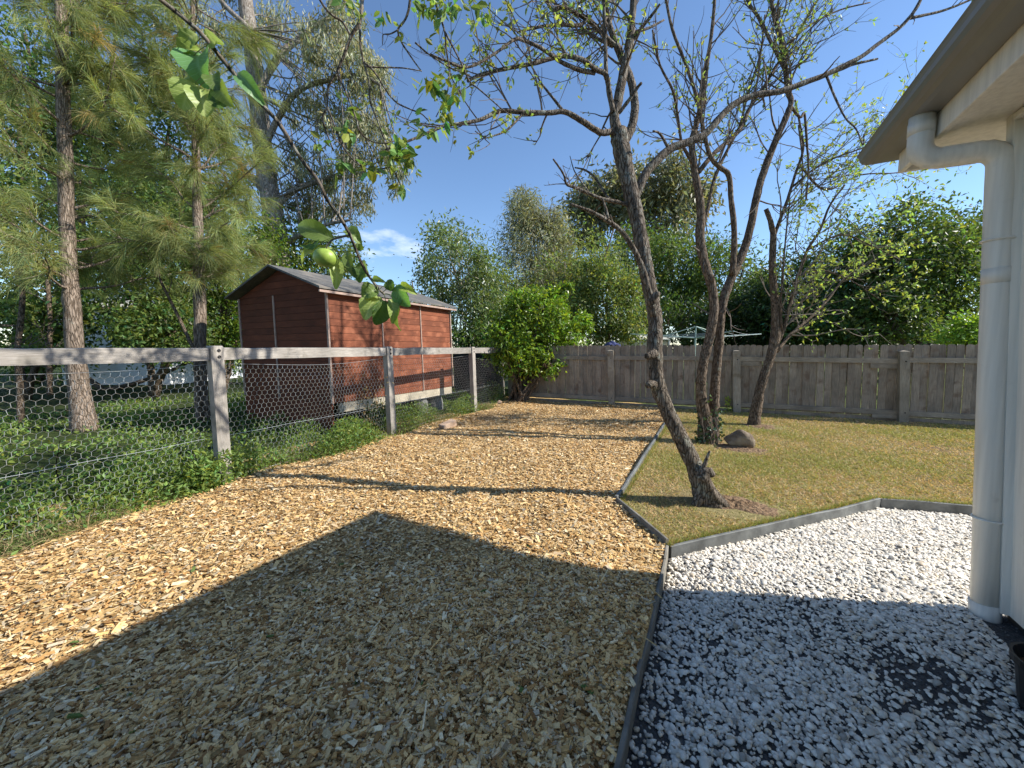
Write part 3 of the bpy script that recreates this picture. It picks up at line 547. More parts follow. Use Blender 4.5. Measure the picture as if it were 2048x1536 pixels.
# ------------------------------------------------------------------ post and rail fence with chicken wire on the left
M['greypost'] = m_wood('grey_post', (.20, .18, .155), (.44, .405, .36), (15, 15, .7), True, .9, (.17, .16, .13), .1)
M['greyrail'] = m_wood('grey_rail', (.22, .20, .175), (.46, .425, .38), (15, .7, 15), True, .9, (.15, .135, .11), .12)
M['wire'] = m_plain('galvanised_wire', (.58, .60, .60), .4, .6, .1, 8)
lf = thing('post_and_rail_fence', 'grey timber post and rail fence hung with chicken wire on the left', 'fence', (-4, 3, 0))
LP = [(-3.87, -.45), (-3.96, 1.71), (-4.05, 3.86), (-4.19, 6.18), (-4.31, 8.02)]
def lpost(x, y, h, wx, wy, tilt=0):
    mb = MB(); vv = [up(x+a*wx, y+b*wy, z_)+np.array([tilt*z_, 0, 0]) for z_ in (-.15, h-.012) for a, b in ((-1, -1), (1, -1), (1, 1), (-1, 1))]
    vv += [up(x+a*wx*.85, y+b*wy*.85, h) for a, b in ((-1, -1), (1, -1), (1, 1), (-1, 1))]
    mb.add(vv, quads=[(0, 1, 5, 4), (1, 2, 6, 5), (2, 3, 7, 6), (3, 0, 4, 7), (4, 5, 9, 8), (5, 6, 10, 9), (6, 7, 11, 10), (7, 4, 8, 11), (8, 9, 10, 11)]); return mb
for k, (x_, y_) in enumerate(LP):
    p_ = part('post', lpost(x_, y_, 1.262+(.004 if k == 1 else 0), .045, .05 if k < 4 else .055), M['greypost'], lf)
    if k < 4:
        for z_ in (1.222, 1.165):
            mb = MB(); c = up(x_+.047, y_+.012, z_); tt = np.linspace(0, 2*np.pi, 11); mb.tube([c+np.array([.002, .012*math.cos(t), .012*math.sin(t)]) for t in tt], .003, n=4); mb.tube([c-np.array([.01, 0, 0]), c+np.array([.003, 0, 0])], .007, n=6); part('bolt', mb, M['dark'], p_)
for k in range(4):
    (xa, ya), (xb, yb) = LP[k], LP[k+1]; mb = MB(); ya2, yb2 = ya+.052, yb-.052; vv = []; rg = np.random.default_rng(k); ns = 8; zt, zb = 1.247, 1.135
    for i in range(ns+1):
        t = i/ns; c = np.array([xa+(xb-xa)*t, ya2+(yb2-ya2)*t]); j1, j2 = rg.normal(0, .003, 2)
        for dx, z_ in ((-.022, zb+j1), (.022, zb+j1), (.022, zt+j2-.006), (.014, zt+j2), (-.022, zt+j2)): vv.append(up(c[0]+dx, c[1], z_))
    q = [(i*5+j, i*5+(j+1) % 5, i*5+5+(j+1) % 5, i*5+5+j) for i in range(ns) for j in range(5)]; mb.add(vv, quads=q, tris=[(0, 2, 1), (0, 3, 2), (0, 4, 3), (ns*5, ns*5+1, ns*5+2), (ns*5, ns*5+2, ns*5+3), (ns*5, ns*5+3, ns*5+4)]); part('rail', mb, M['greyrail'], lf)
# hexagonal wire, one sheet per bay
def hexwire(k):
    (xa, ya), (xb, yb) = LP[k], LP[k+1]; rg = np.random.default_rng(40+k); ln = math.hypot(xb-xa, yb-ya); mb = MB()
    ph = rg.uniform(0, 6, 8); top = 1.10; cw = .052; rh = .031; seg = []
    def P(s_, z_):
        t = s_/ln; sag = (.03*math.sin(math.pi*t)*(1+.6*math.sin(ph[0]+3*t)) if k < 3 else .16*math.sin(math.pi*t)*(1-t))
        zz = z_*(1-(sag/top)*(z_/top)**2*1.2)
        bul = .02*math.sin(4*t*math.pi+ph[1])*math.sin(z_*5+ph[2])+.016*math.sin(9*t+z_*7+ph[3])+.008*math.sin(23*t+11*z_+ph[4])
        s2 = s_+.008*math.sin(z_*9+ph[5]+5*t)+.006*math.sin(z_*21+17*t+ph[6])
        b = up(xa+(xb-xa)*s2/ln-.055, ya+(yb-ya)*s2/ln, zz); b[0] += bul; return b
    nc = int(ln/cw); nr = int(top/(1.5*rh))
    for r in range(nr):
        z_ = .02+r*1.5*rh; o_ = (r % 2)*cw/2
        for c in range(nc):
            s_ = c*cw+o_
            if s_+cw/2 > ln: continue
            A, B, C_ = (s_, z_), (s_+cw/2, z_+rh*.5), (s_+cw, z_); D = (s_+cw/2, z_+rh*1.5)
            seg += [(A, B), (B, C_), (B, D)]
    S0 = np.array([P(*a) for a, b in seg]); S1 = np.array([P(*b) for a, b in seg])
    T = norm(S1-S0); U = norm(np.cross(T, np.array([1, .1, .05]))); V = np.cross(T, U); r0 = .00105
    tw = np.array([1.5 if abs(a[0]-b[0]) < 1e-6 else 1.0 for a, b in seg])[:, None]*r0
    vs_ = []
    for e in (S0, S1):
        for a in (0, 2.094, 4.189): vs_.append(e+tw*(math.cos(a)*U+math.sin(a)*V))
    v = np.stack(vs_, 1).reshape(-1, 3); b = np.arange(len(seg))[:, None]*6
    mb.add(v, quads=np.concatenate([b+np.array([f]) for f in ((0, 1, 4, 3), (1, 2, 5, 4), (2, 0, 3, 5))]))
    for z_, rr in ((top, .0018), (.42, .0016), (.02, .0018)): mb.tube([P(ln*i/24, z_) for i in range(25)], rr, n=4)
    return mb
for k in range(4): part('wire_netting', hexwire(k), M['wire'], lf)
# ------------------------------------------------------------------ red-brown cabin beyond the fence
M['redboard'] = m_wood('redbrown_board', (.165, .05, .024), (.27, .088, .042), (6, .6, 10), True, .75, (.31, .11, .055), .09)
M['redgable_shade'] = m_wood('redbrown_gable_shade', (.085, .022, .010), (.18, .05, .022), (.9, 12, 16), True, .75, None, .12)  # cabin stain darkened: shade of the gable end put into the colour
M['shtrim'] = m_plain('cabin_trim', (.36, .255, .20), .8, 0, .3, 12)
M['shroof'] = m_ground('roof_felt', [(.3, (.08, .08, .078)), (.7, (.17, .165, .155))], 30, 8, .006, (.22, .195, .165), 3)
M['bearer'] = m_wood('pale_bearer', (.36, .31, .23), (.55, .49, .38), (14, .8, 14), True)
M['concrete'] = m_plain('concrete', (.17, .168, .16), .9, 0, .2, 9, .2, .006)
sh = thing('garden_cabin', 'red-brown boarded garden cabin with low grey gable roof behind the fence', 'cabin', (-5, 5, 0))
SX, SXL, SY0, SY1, ZB, ZE, APX, APZ = -4.8, -7.08, 3.464, 6.296, .442, 2.066, -5.88, 2.442
def sv(x, y, z): return np.array([x+LEAN[0]*(z-.44), y+LEAN[1]*(z-.44), z])
def sbox(x0, x1, y0, y1, za, zb):
    mb = MB(); vv = [sv(x_, y_, z_) for z_ in (za, zb) for x_, y_ in ((x0, y0), (x1, y0), (x1, y1), (x0, y1))]
    mb.add(vv, quads=[(0, 3, 2, 1), (4, 5, 6, 7), (0, 1, 5, 4), (1, 2, 6, 5), (2, 3, 7, 6), (3, 0, 4, 7)]); return mb
part('underfloor_shade', sbox(SXL+.2, SX-.35, SY0+.03, SY1-.3, .0, .43), M['dark'], sh)  # dark block standing in for the shade in the open space below the floor
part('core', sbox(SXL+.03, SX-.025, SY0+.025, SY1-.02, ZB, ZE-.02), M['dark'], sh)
ys = [SY0+.012, 4.468, 5.393, SY1-.02]; bh = .1016; nb = 16
for a, b in zip(ys[:-1], ys[1:]):
    for k in range(nb):
        za = ZB+k*bh; part('board', sbox(SX-.022, SX+rp.uniform(-.001, .0015), a+.0125, b-.0125, za+.003, min(za+bh-.002, ZE)), M['redboard'], sh)
for y_, w2 in ((SY0+.011, .012), (4.468, .010), (5.393, .010), (SY1, .011)): part('batten', sbox(SX-.02, SX+.016, y_-w2, y_+w2, ZB-.0, ZE+.02), M['shtrim'] if y_ > SY0+.1 else M['shtrim'], sh)
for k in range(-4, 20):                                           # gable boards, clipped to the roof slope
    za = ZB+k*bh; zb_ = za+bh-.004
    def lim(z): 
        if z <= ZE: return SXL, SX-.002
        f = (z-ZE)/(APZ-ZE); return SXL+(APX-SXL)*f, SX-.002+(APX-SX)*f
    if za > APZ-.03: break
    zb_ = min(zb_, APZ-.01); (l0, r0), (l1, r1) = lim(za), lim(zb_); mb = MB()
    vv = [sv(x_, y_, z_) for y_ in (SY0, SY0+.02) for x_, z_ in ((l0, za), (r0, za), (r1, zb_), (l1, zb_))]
    mb.add(vv, quads=[(0, 1, 2, 3), (7, 6, 5, 4), (0, 4, 5, 1), (1, 5, 6, 2), (2, 6, 7, 3), (3, 7, 4, 0)]); part('gable_board', mb, M['redgable_shade'], sh)
part('gable_batten', sbox(-6.08, -6.05, SY0-.016, SY0-.001, ZB, 2.06), M['shtrim'], sh); part('gable_batten', sbox(SXL-.01, SXL+.03, SY0-.016, SY0-.001, ZB, ZE), M['shtrim'], sh)
for sgn, xe in ((1, SX+.10), (-1, SXL-.13)):
    mb = MB(); sl = (APZ-ZE)/(abs((SX if sgn > 0 else SXL)-APX)); ze = ZE-abs(xe-(SX if sgn > 0 else SXL))*sl+.03; nst = 10; vv = []; q = []
    for i in range(nst+1):
        y_ = SY0-.16+(SY1-SY0+.26)*i/nst
        for x_, z_ in ((xe, ze), (APX, APZ+.03)): vv += [sv(x_, y_, z_), sv(x_, y_, z_+.028)]
    for i in range(nst):
        b = i*4; q += [(b, b+4, b+6, b+2), (b+1, b+3, b+7, b+5), (b, b+1, b+5, b+4)]
    q += [(0, 2, 3, 1), (nst*4, nst*4+1, nst*4+3, nst*4+2)]; mb.add(vv, quads=q); part('roof', mb, M['shroof'], sh)
part('eave_trim', sbox(SX+.078, SX+.103, SY0-.16, SY1+.1, ZE-.055, ZE-.022), M['shtrim'], sh)
part('bearer', sbox(SX-.05, SX-.01, SY0+.12, SY1-.03, .298, .436), M['bearer'], sh)
part('bearer', sbox(SXL+.05, SXL+.09, SY0+.12, SY1-.03, .298, .436), M['bearer'], sh)
for x_ in (SX-.2, SXL+.2):
    for y_ in (4.6, 5.5, 5.95):
        mb = MB(); nA = 14; vv = []; q = []
        for r0, z_ in ((.17, -.1), (.17, .12), (.13, .297), (0, .297)):
            for j in range(nA): vv.append((x_+r0*math.cos(j/nA*6.2832), y_+r0*math.sin(j/nA*6.2832), z_))
        for i in range(3):
            for j in range(nA): q.append((i*nA+j, i*nA+(j+1) % nA, (i+1)*nA+(j+1) % nA, (i+1)*nA+j))
        mb.add(vv, quads=q); part('stump', mb, M['concrete'], sh, smooth=False)
# dark screen behind the cabin's far end
scr = thing('shade_screen', 'black shade-cloth screen between cabin and corner shrub', 'screen', (-6, 8.3, 0))
mb = MB(); ns = 14; vv = []; q = []
for i in range(ns+1):
    t = i/ns; x_ = -6.3+t*1.5; y_ = 8.35+.03*math.sin(t*9)
    for z_ in (0, .4, .8, 1.12): vv.append(up(x_, y_+.02*math.sin(z_*5+t*6), z_))
for i in range(ns):
    for k in range(3): q.append((i*4+k, i*4+4+k, i*4+5+k, i*4+1+k))
mb.add(vv, quads=q); c_ = part('cloth', mb, m_plain('shade_cloth', (.018, .022, .02), .9), scr); c_.modifiers.new('t', 'SOLIDIFY').thickness = .004
for x_ in (-6.32, -5.55, -4.78): 
    mb = MB(); mb.tube([up(x_, 8.42, 0), up(x_, 8.42, 1.2)], .03, n=8); part('stake', mb, M['greypost'], scr)
# ------------------------------------------------------------------ small things
def rock(name, c, r, seed, mat, label, cat, sq=(1, 1, 1)):
    import bmesh
    bm = bmesh.new(); bmesh.ops.create_icosphere(bm, subdivisions=4, radius=1); rg = np.random.default_rng(seed); pl = [(norm(rg.normal(size=3)), rg.uniform(.55, .85)) for _ in range(11)]
    for v in bm.verts:
        p = np.array(v.co)
        for nrm_, dd in pl:
            e = p@nrm_-dd
            if e > 0: p = p-nrm_*e*.92
        p = p*(1+.02*math.sin(9*p[0]+3*p[1])+.015*math.sin(17*p[2]+5*p[0])); v.co = Vector(p*np.array(sq)*r)
    me = bpy.data.meshes.new(name); bm.to_mesh(me); bm.free(); me.materials.append(mat)
    for pol in me.polygons: pol.use_smooth = True
    o = bpy.data.objects.new(name, me); COL.objects.link(o); o.location = Vector(c); o['label'] = label; o['category'] = cat; return o
M['stone'] = m_ground('field_stone', [(.3, (.10, .075, .055)), (.7, (.24, .185, .135))], 9, 9, .02, (.30, .26, .2), 4)
M['paver'] = m_ground('clay_paver', [(.3, (.40, .27, .18)), (.7, (.56, .42, .31))], 20, 8, .006)
rock('garden_rock', (.30, 5.42, .075), .165, 7, M['stone'], 'rounded brown rock on bare soil beside the two-stemmed tree', 'rock', (1.15, .75, .95))
br = thing('paver_brick', 'tan brick lying on the wood chips at the foot of the fence', 'brick', (-3.63, 4.62, .04))
mb = MB(); mb.box((-.06, -.13, -.05), (.06, .13, .05), .008); b_ = obj('block', mb, M['paver'], br); br.rotation_euler = (.25, .12, -.25)
rock('small_stone', tuple(gnd(998, 808)+np.array([0, 0, .03])), .07, 21, M['paver'], 'small pale stone at the far end of the wood chips by the corner shrub', 'stone', (1, .8, .8))
# clothes hoist beyond the back fence
M['galv'] = m_plain('green_steel', (.30, .40, .35), .45, .3, .1, 6)
ch = thing('clothes_hoist', 'pale green rotary clothes hoist rising behind the paling fence', 'clothes hoist', tuple(at(1390, 690, 11.5)*np.array([1, 1, 0])))
hp = at(1390, 690, 11.5); hx, hy = hp[0], hp[1]; top = at(1390, 653, 11.5)[2]; arm = at(1390, 676, 11.5)[2]
mb = MB(); mb.tube([(hx, hy, 0), (hx, hy, arm)], .03, n=10); mb.tube([(hx, hy, arm), (hx, hy, top)], .022, n=10); part('mast', mb, M['galv'], ch)
tipsA = []
for k in range(4):
    a = math.radians(28+90*k); d_ = np.array([math.cos(a), math.sin(a), .06]); tip = np.array([hx, hy, arm])+d_*2.0; tipsA.append(tip)
    mb = MB(); mb.tube([np.array([hx, hy, arm]), tip], [.022, .016], n=8); p_ = part('arm', mb, M['galv'], ch)
    mb = MB(); mb.tube([np.array([hx, hy, top]), np.array([hx, hy, arm])+d_*.95], .012, n=6); part('stay', mb, M['galv'], ch)
for rr in (.5, .68, .85, 1.0):
    pts = []
    for k in range(5):
        c0 = np.array([hx, hy, arm]); a, b = c0+(tipsA[k % 4]-c0)*rr, c0+(tipsA[(k+1) % 4]-c0)*rr
        if k < 4:
            for t in np.linspace(0, 1, 7)[:-1]: pts.append(a+(b-a)*t-np.array([0, 0, .05*math.sin(math.pi*t)]))
    pts.append(pts[0]); mb = MB(); mb.tube(pts, .004, n=4); part('line', mb, M['wire'], ch)
# neighbour's low shed
M['cream'] = m_plain('cream_steel', (.58, .54, .42), .5, .1, .08, 3)
M['paleroof'] = m_plain('pale_roof', (.66, .63, .52), .5, .1, .1, 3)
ns_ = thing('garden_shed', 'low cream metal shed roof showing above the fence behind the leaning tree', 'shed', tuple(at(1295, 700, 13)*np.array([1, 1, 0])))
c0 = at(1295, 690, 13); A = c0-Rt*.85; w3, d3 = 1.6, 1.6
def nsv(u, v, z): p = A+Rt*u+Fh*v; return np.array([p[0], p[1], z])
zr = at(1295, 680, 13)[2]
mb = MB(); vv = [nsv(u, v, z_) for z_ in (0, zr-.02) for u, v in ((.05, .05), (w3-.05, .05), (w3-.05, d3), (.05, d3))]; mb.add(vv, quads=[(0, 1, 5, 4), (1, 2, 6, 5), (2, 3, 7, 6), (3, 0, 4, 7)]); part('wall', mb, M['cream'], ns_)
for k in range(16):
    mb = MB(); u0 = w3*k/16; u1 = w3*(k+1)/16-.006; vv = [nsv(u, v, z_) for u in (u0, u1) for v, z_ in ((-.08, zr), (-.08, zr+.03), (d3+.1, zr+.27), (d3+.1, zr+.24))]
    mb.add(vv, quads=[(0, 1, 2, 3), (7, 6, 5, 4), (0, 4, 5, 1), (1, 5, 6, 2), (2, 6, 7, 3), (3, 7, 4, 0)]); part('roof_sheet', mb, M['paleroof'], ns_)
mb = MB(); p0_ = nsv(w3-.02, -.02, 0); mb.tube([p0_, p0_+np.array([0, 0, zr+.02])], .045, n=8); part('downpipe', mb, M['white'], ns_)
# crumpled blue tarpaulin over the fence top
tp = at(1222, 686, 9.3); mb = MB(); nu, nv = 16, 9; vv = []; rg = np.random.default_rng(9)
for i in range(nu):
    for j in range(nv):
        u, v = i/(nu-1)-.5, j/(nv-1)-.5; h_ = .16*math.exp(-(u*2.2)**2-(v*2)**2)+.03*math.sin(u*19+v*7)+.02*math.sin(v*23); vv.append(np.array([tp[0], tp[1], 1.235])+Rt*u*.42+Fh*v*.3+np.array([0, 0, h_+.05*u]))
mb.add(vv, quads=[(i*nv+j, i*nv+nv+j, i*nv+nv+j+1, i*nv+j+1) for i in range(nu-1) for j in range(nv-1)])
tb = thing('blue_cover', 'dark blue crumpled cover just showing above the paling fence', 'cover', (tp[0], tp[1], 0))
c_ = part('cover', mb, m_plain('blue_cover', (.05, .06, .16), .6), tb, smooth=True); c_.modifiers.new('t', 'SOLIDIFY').thickness = .006
for a_, b_ in ((-.15, -.1), (.15, -.1), (.15, .1), (-.15, .1)):
    p_ = np.array([tp[0], tp[1], 0])+Rt*a_+Fh*b_; mb = MB(); mb.tube([p_, p_+np.array([0, 0, 1.25])], .02, n=6); part('leg', mb, M['dark'], tb)
# white cottage glimpsed through the trees on the left
M['cottage'] = m_plain('cottage_white', (.80, .80, .80), .6, 0, .05, 2)
ct = thing('cottage', 'white weatherboard cottage glimpsed through the trees on the left', 'house', (-17.5, 4.5, 0))
c0 = at(215, 700, 12.5); A = c0-Rt*1.6
mb = MB(); vv = [(A+Rt*u+Fh*v)*np.array([1, 1, 0])+np.array([0, 0, z_]) for z_ in (.0, 2.6) for u, v in ((0, 0), (3.6, 0), (3.6, 4), (0, 4))]; mb.add(vv, quads=[(0, 1, 5, 4), (1, 2, 6, 5), (2, 3, 7, 6), (3, 0, 4, 7)]); part('wall', mb, M['cottage'], ct)
mb = MB(); vv = [(A+Rt*u+Fh*v)*np.array([1, 1, 0])+np.array([0, 0, z_]) for u, v, z_ in ((-.3, -.3, 2.55), (3.9, -.3, 2.55), (3.9, 2, 3.5), (-.3, 2, 3.5), (3.9, 4.3, 2.55), (-.3, 4.3, 2.55))]; mb.add(vv, quads=[(0, 1, 2, 3), (3, 2, 4, 5)]); o_ = part('roof', mb, M['paleroof'], ct); o_.modifiers.new('t', 'SOLIDIFY').thickness = .05
mb = MB(); vv = [(A+Rt*u-Fh*.02)*np.array([1, 1, 0])+np.array([0, 0, z_]) for z_ in (.9, 1.9) for u in (1.9, 2.8)]; mb.add(vv, quads=[(0, 1, 3, 2)]); w_ = part('window', mb, M['dark'], ct)
# ------------------------------------------------------------------ trees
M['bark1'] = m_bark('grey_bark', (.07, .056, .043), (.29, .24, .19), (.30, .30, .25), 1.0, .45, .60)
M['bark2'] = m_bark('brown_bark', (.075, .055, .04), (.29, .22, .16), (.28, .27, .21), 1.0, .45, .66)
M['oakbark'] = m_bark('sheoak_bark', (.13, .10, .075), (.42, .33, .26), (.38, .36, .30), .8, .3, .7)
M['gumbark'] = m_bark('gum_bark', (.16, .13, .105), (.42, .37, .32), (.48, .45, .41), .5, .15, .6)
M['twigbark'] = m_plain('twig_bark', (.13, .105, .085), .9, 0, .3, 20, .2)
M['lf_young'] = m_leaf('young_leaf', (.25, .31, .085), .45)
M['lf_apple'] = m_leaf('apple_leaf', (.15, .22, .055), .42, .45, .35)
M['lf_bright'] = m_leaf('bright_leaf', (.17, .255, .03), .38, .35, .45)
M['lf_olive'] = m_leaf('olive_leaf', (.15, .185, .055), .42)
M['lf_dark'] = m_leaf('dark_leaf', (.07, .115, .03), .42, .4, .4)
M['lf_mid'] = m_leaf('mid_leaf', (.125, .18, .045), .42)
M['lf_gum'] = m_leaf('gum_leaf', (.29, .29, .18), .35, .45, .35)
M['lf_privet'] = m_leaf('privet_leaf', (.155, .205, .08), .4, .35, .5)
M['needle'] = m_leaf('sheoak_needle', (.265, .295, .12), .42, .6, .2)
M['weed'] = m_leaf('weed_leaf', (.175, .25, .06), .4)
M['ivy'] = m_leaf('ivy_leaf', (.06, .10, .035), .15, .25, .6)
M['dry'] = m_leaf('dry_stalk', (.34, .27, .16), .2, .8, .1)
def leaves6(mb, pos, axis, L, W, col, rng, fold=.15, bend=.1):
    n = len(pos); axis = norm(axis); L = np.broadcast_to(L, (n,))[:, None]; W = np.broadcast_to(W, (n,))[:, None]; side = norm(np.cross(axis, rng.normal(size=(n, 3)))); nn = np.cross(side, axis); dn = np.array([0, 0, 1])*bend*L
    m1 = pos+axis*L*.3; m2 = pos+axis*L*.68-dn*.4; tip = pos+axis*L-dn; v = np.stack([pos, m1-side*W*.46+nn*W*fold, m2-side*W*.40+nn*W*fold, tip, m2+side*W*.40+nn*W*fold, m1+side*W*.46+nn*W*fold, m1, m2], 1).reshape(-1, 3); b = np.arange(n)[:, None]*8
    mb.add(v, tris=np.concatenate([b+np.array([f]) for f in ((0, 1, 6), (0, 6, 5), (7, 2, 3), (7, 3, 4))]), quads=np.concatenate([b+np.array([f]) for f in ((6, 1, 2, 7), (5, 6, 7, 4))]), col=np.repeat(col, 8, 0))
def limb(mb, pts, d0, d1, w0, w1, n=8, jit=.03, dz=None, per=4, rng=RNG):
    """a limb traced at real depth: pts in photo pixels, depth d0..d1 (metres), widths in photo pixels"""
    m = len(pts); ds = np.linspace(d0, d1, m) if dz is None else np.asarray(dz)
    P = np.array([at(x, y, d) for (x, y), d in zip(pts, ds)]); P = spline(P, per)
    w_ = np.interp(np.linspace(0, 1, len(P)), np.linspace(0, 1, m if np.ndim(w0) else 2), w0 if np.ndim(w0) else [w0, w1])
    dd = np.interp(np.linspace(0, 1, len(P)), np.linspace(0, 1, m), ds); xs_ = np.interp(np.linspace(0, 1, len(P)), np.linspace(0, 1, m), [p[0] for p in pts]); R_ = w_/2/FPX*dd/np.sqrt(1+((xs_-1024)/FPX)**2)
    mb.tube(P, R_, n=n, jit=jit, rng=rng); return P, R_
def sprout(mbt, tips, P, R_, f0, f1, count, ln, rng, lev=1, bias=(0, 0, .5), spread=1.0, **k):
    for _ in range(count):
        i = int(rng.uniform(f0, f1)*(len(P)-1)); i = min(max(i, 0), len(P)-2); t = norm(P[i+1]-P[i]); d = norm(t*.5+rng.normal(0, spread, 3)+np.array(bias))
        twig(mbt, tips, P[i], d, ln*rng.uniform(.5, 1.25), min(R_[i]*.45, .012), lev, rng, **k)
def tipleaves(tips, rng, frac, k, L, W, mat_unused=None, spread=.7, cv=(.7, 1.4), warm=.15, droop=0):
    mb = MB(); T = [t for t in tips if rng.uniform() < frac]
    if not T: return mb
    P = np.array([t[0] for t in T]); D = np.array([t[1] for t in T]); P = np.repeat(P, k, 0); D = np.repeat(D, k, 0); n = len(P)
    P = P+rng.normal(0, L*.25, (n, 3)); ax = D*.6+rng.normal(0, spread, (n, 3))-np.array([0, 0, droop])
    s = rng.uniform(.6, 1.3, n); leaves6(mb, P, ax, L*s, W*s, colvar(rng, n, *cv, warm), rng); return mb
# ---- leaning tree at the corner of the lawn
rg = np.random.default_rng(21); d = 3.04
t1 = thing('leaning_tree', 'leaning grey-barked tree with a knotted base at the corner of the lawn', 'tree', tuple(gnd(1415, 1005)))
mb = MB(); mt = MB(); tips = []
tr = [(1427, 1020), (1412, 990), (1392, 940), (1366, 885), (1341, 835), (1322, 790), (1311, 745), (1309, 700), (1311, 655), (1306, 610), (1296, 560), (1285, 500), (1275, 440), (1263, 390), (1252, 340), (1243, 300), (1237, 262)]
PT, RTk = limb(mb, tr, d, d+.15, [78, 54, 36, 33, 31, 30, 30, 32, 30, 29, 29, 29, 29, 30, 33, 36, 35], 0, 16, .05, dz=np.linspace(d, d+.12, len(tr)))
for pts, a, b, w0, w1 in [([(1400, 938), (1412, 965), (1430, 995), (1455, 1015), (1485, 1028)], d-.06, d-.1, 26, 10), ([(1408, 975), (1395, 1005), (1385, 1030)], d, d-.08, 34, 14),
                          ([(1420, 985), (1440, 1008), (1448, 1030)], d-.02, d-.12, 30, 12), ([(1400, 945), (1409, 930), (1414, 915), (1420, 902)], d-.05, d-.08, 12, 5), ([(1402, 960), (1416, 942), (1424, 952)], d-.1, d-.1, 26, 16)]:
    limb(mb, pts, a, b, w0, w1, 8, .08)
limb(mb, [(1310, 706), (1297, 712), (1293, 712)], d-.02, d-.07, 20, 12, 8); limb(mb, [(1308, 770), (1300, 768), (1296, 772)], d, d-.06, 20, 12, 8); limb(mb, [(1300, 605), (1312, 590), (1318, 588)], d, d-.05, 20, 10, 8)
Ls = []
for pts, a, b, w0, w1, n in [
    ([(1236, 272), (1229, 235), (1236, 200), (1243, 165), (1250, 130), (1258, 100), (1262, 60), (1266, 20), (1270, -40), (1278, -160)], d+.12, d+.2, 22, 12, 10),
    ([(1244, 292), (1262, 258), (1270, 215), (1264, 170), (1250, 130), (1235, 95), (1222, 60), (1212, 20), (1203, -30), (1192, -150)], d+.14, d+.5, 19, 9, 10),
    ([(1228, 262), (1205, 266), (1188, 258), (1160, 240), (1130, 224), (1095, 226), (1050, 225), (1000, 222), (965, 238), (930, 246), (890, 252), (850, 268), (810, 285), (770, 300)], d+.1, d-.55, 13, 4, 8),
    ([(1226, 225), (1218, 180), (1212, 150), (1190, 138), (1165, 120), (1135, 112), (1110, 115), (1075, 125), (1040, 132), (1000, 140), (960, 150), (935, 162)], d+.1, d-.35, 11, 6, 7),
    ([(1212, 152), (1211, 100), (1210, 60), (1207, 0), (1205, -60)], d+.08, d+.0, 9, 6, 6),
    ([(1228, 92), (1200, 62), (1175, 38), (1150, 25), (1125, 14), (1105, 20), (1092, -5), (1080, -60)], d+.3, d-.1, 11, 5, 6),
    ([(1175, 38), (1160, 50), (1130, 50), (1090, 52), (1060, 58), (1035, 65)], d+.2, d-.2, 8, 4, 6),
    ([(1110, 115), (1080, 95), (1050, 82), (1030, 78), (1000, 100), (960, 125), (930, 135), (900, 125), (860, 108)], d-.2, d-.7, 8, 3, 6),
    ([(1225, 92), (1200, 80), (1170, 62), (1150, 60)], d+.35, d+.6, 8, 3, 6),
    ([(1190, 146), (1160, 140), (1130, 128), (1112, 118)], d, d-.12, 9, 7, 6),
    ([(1268, 402), (1290, 350), (1310, 325), (1340, 298), (1375, 285), (1410, 268), (1440, 235), (1470, 207), (1510, 190), (1560, 183), (1610, 165), (1650, 150), (1690, 130), (1720, 115), (1760, 85), (1800, 55), (1830, 20), (1850, -20), (1880, -90)], d+.1, d+.25, 19, 8, 9),
    ([(1822, 36), (1850, 30), (1890, 20), (1940, 0), (2000, -28)], d+.24, d+.5, 8, 5, 6),
    ([(1238, 226), (1258, 200), (1275, 175), (1283, 166)], d-.05, d-.15, 8, 6, 6),
    ([(1258, 92), (1280, 60), (1300, 35), (1320, 8)], d+.2, d+.0, 9, 5, 6), ([(1268, 65), (1300, 55), (1328, 40)], d+.2, d+.3, 7, 4, 5),
    ([(1262, 412), (1240, 405), (1205, 398), (1180, 388), (1150, 375), (1133, 368), (1128, 350), (1115, 330), (1106, 318)], d+.1, d-.2, 9, 3, 6),
    ([(1222, 402), (1208, 385), (1190, 356), (1170, 340), (1150, 335)], d+.05, d+.25, 6, 3, 5), ([(1180, 388), (1160, 360), (1148, 340), (1140, 312)], d, d+.2, 4, 1.5, 5),
    ([(1308, 632), (1298, 585), (1282, 530), (1265, 495), (1245, 465), (1220, 445), (1195, 430), (1170, 418), (1140, 408)], d+.03, d-.3, 15, 5, 8), ([(1218, 444), (1212, 418), (1204, 396)], d-.1, d-.05, 6, 4, 5),
    ([(1652, 150), (1670, 195), (1690, 235), (1712, 258), (1726, 290), (1728, 268)], d+.2, d+.0, 6, 2.5, 5), ([(1625, 160), (1680, 140), (1710, 128), (1755, 118)], d+.2, d+.4, 8, 5, 6), ([(1338, 300), (1320, 268), (1306, 262)], d+.12, d, 7, 4, 5),
    ([(1048, 225), (1020, 255), (1005, 265), (985, 272), (970, 275), (950, 262)], d-.2, d-.4, 5, 2, 5), ([(1128, 224), (1105, 195), (1085, 170), (1070, 145), (1055, 118)], d-.1, d+.1, 6, 2.5, 5)]:
    Ls.append(limb(mb, pts, a, b, w0, w1, n, .06))
sprout(mt, tips, *Ls[0], .3, 1, 10, .5, rg, 1, (0, 0, .3)); sprout(mt, tips, *Ls[1], .4, 1, 10, .5, rg, 1)
sprout(mt, tips, *Ls[2], .35, 1, 16, .4, rg, 1, (-.2, -.1, .4), .7); sprout(mt, tips, *Ls[3], .3, 1, 14, .42, rg, 1, (-.3, -.1, .5), .7)
for k in (4, 5, 6, 7, 8): sprout(mt, tips, *Ls[k], .2, 1, 12, .4, rg, 1, (-.4, 0, .2), .8)
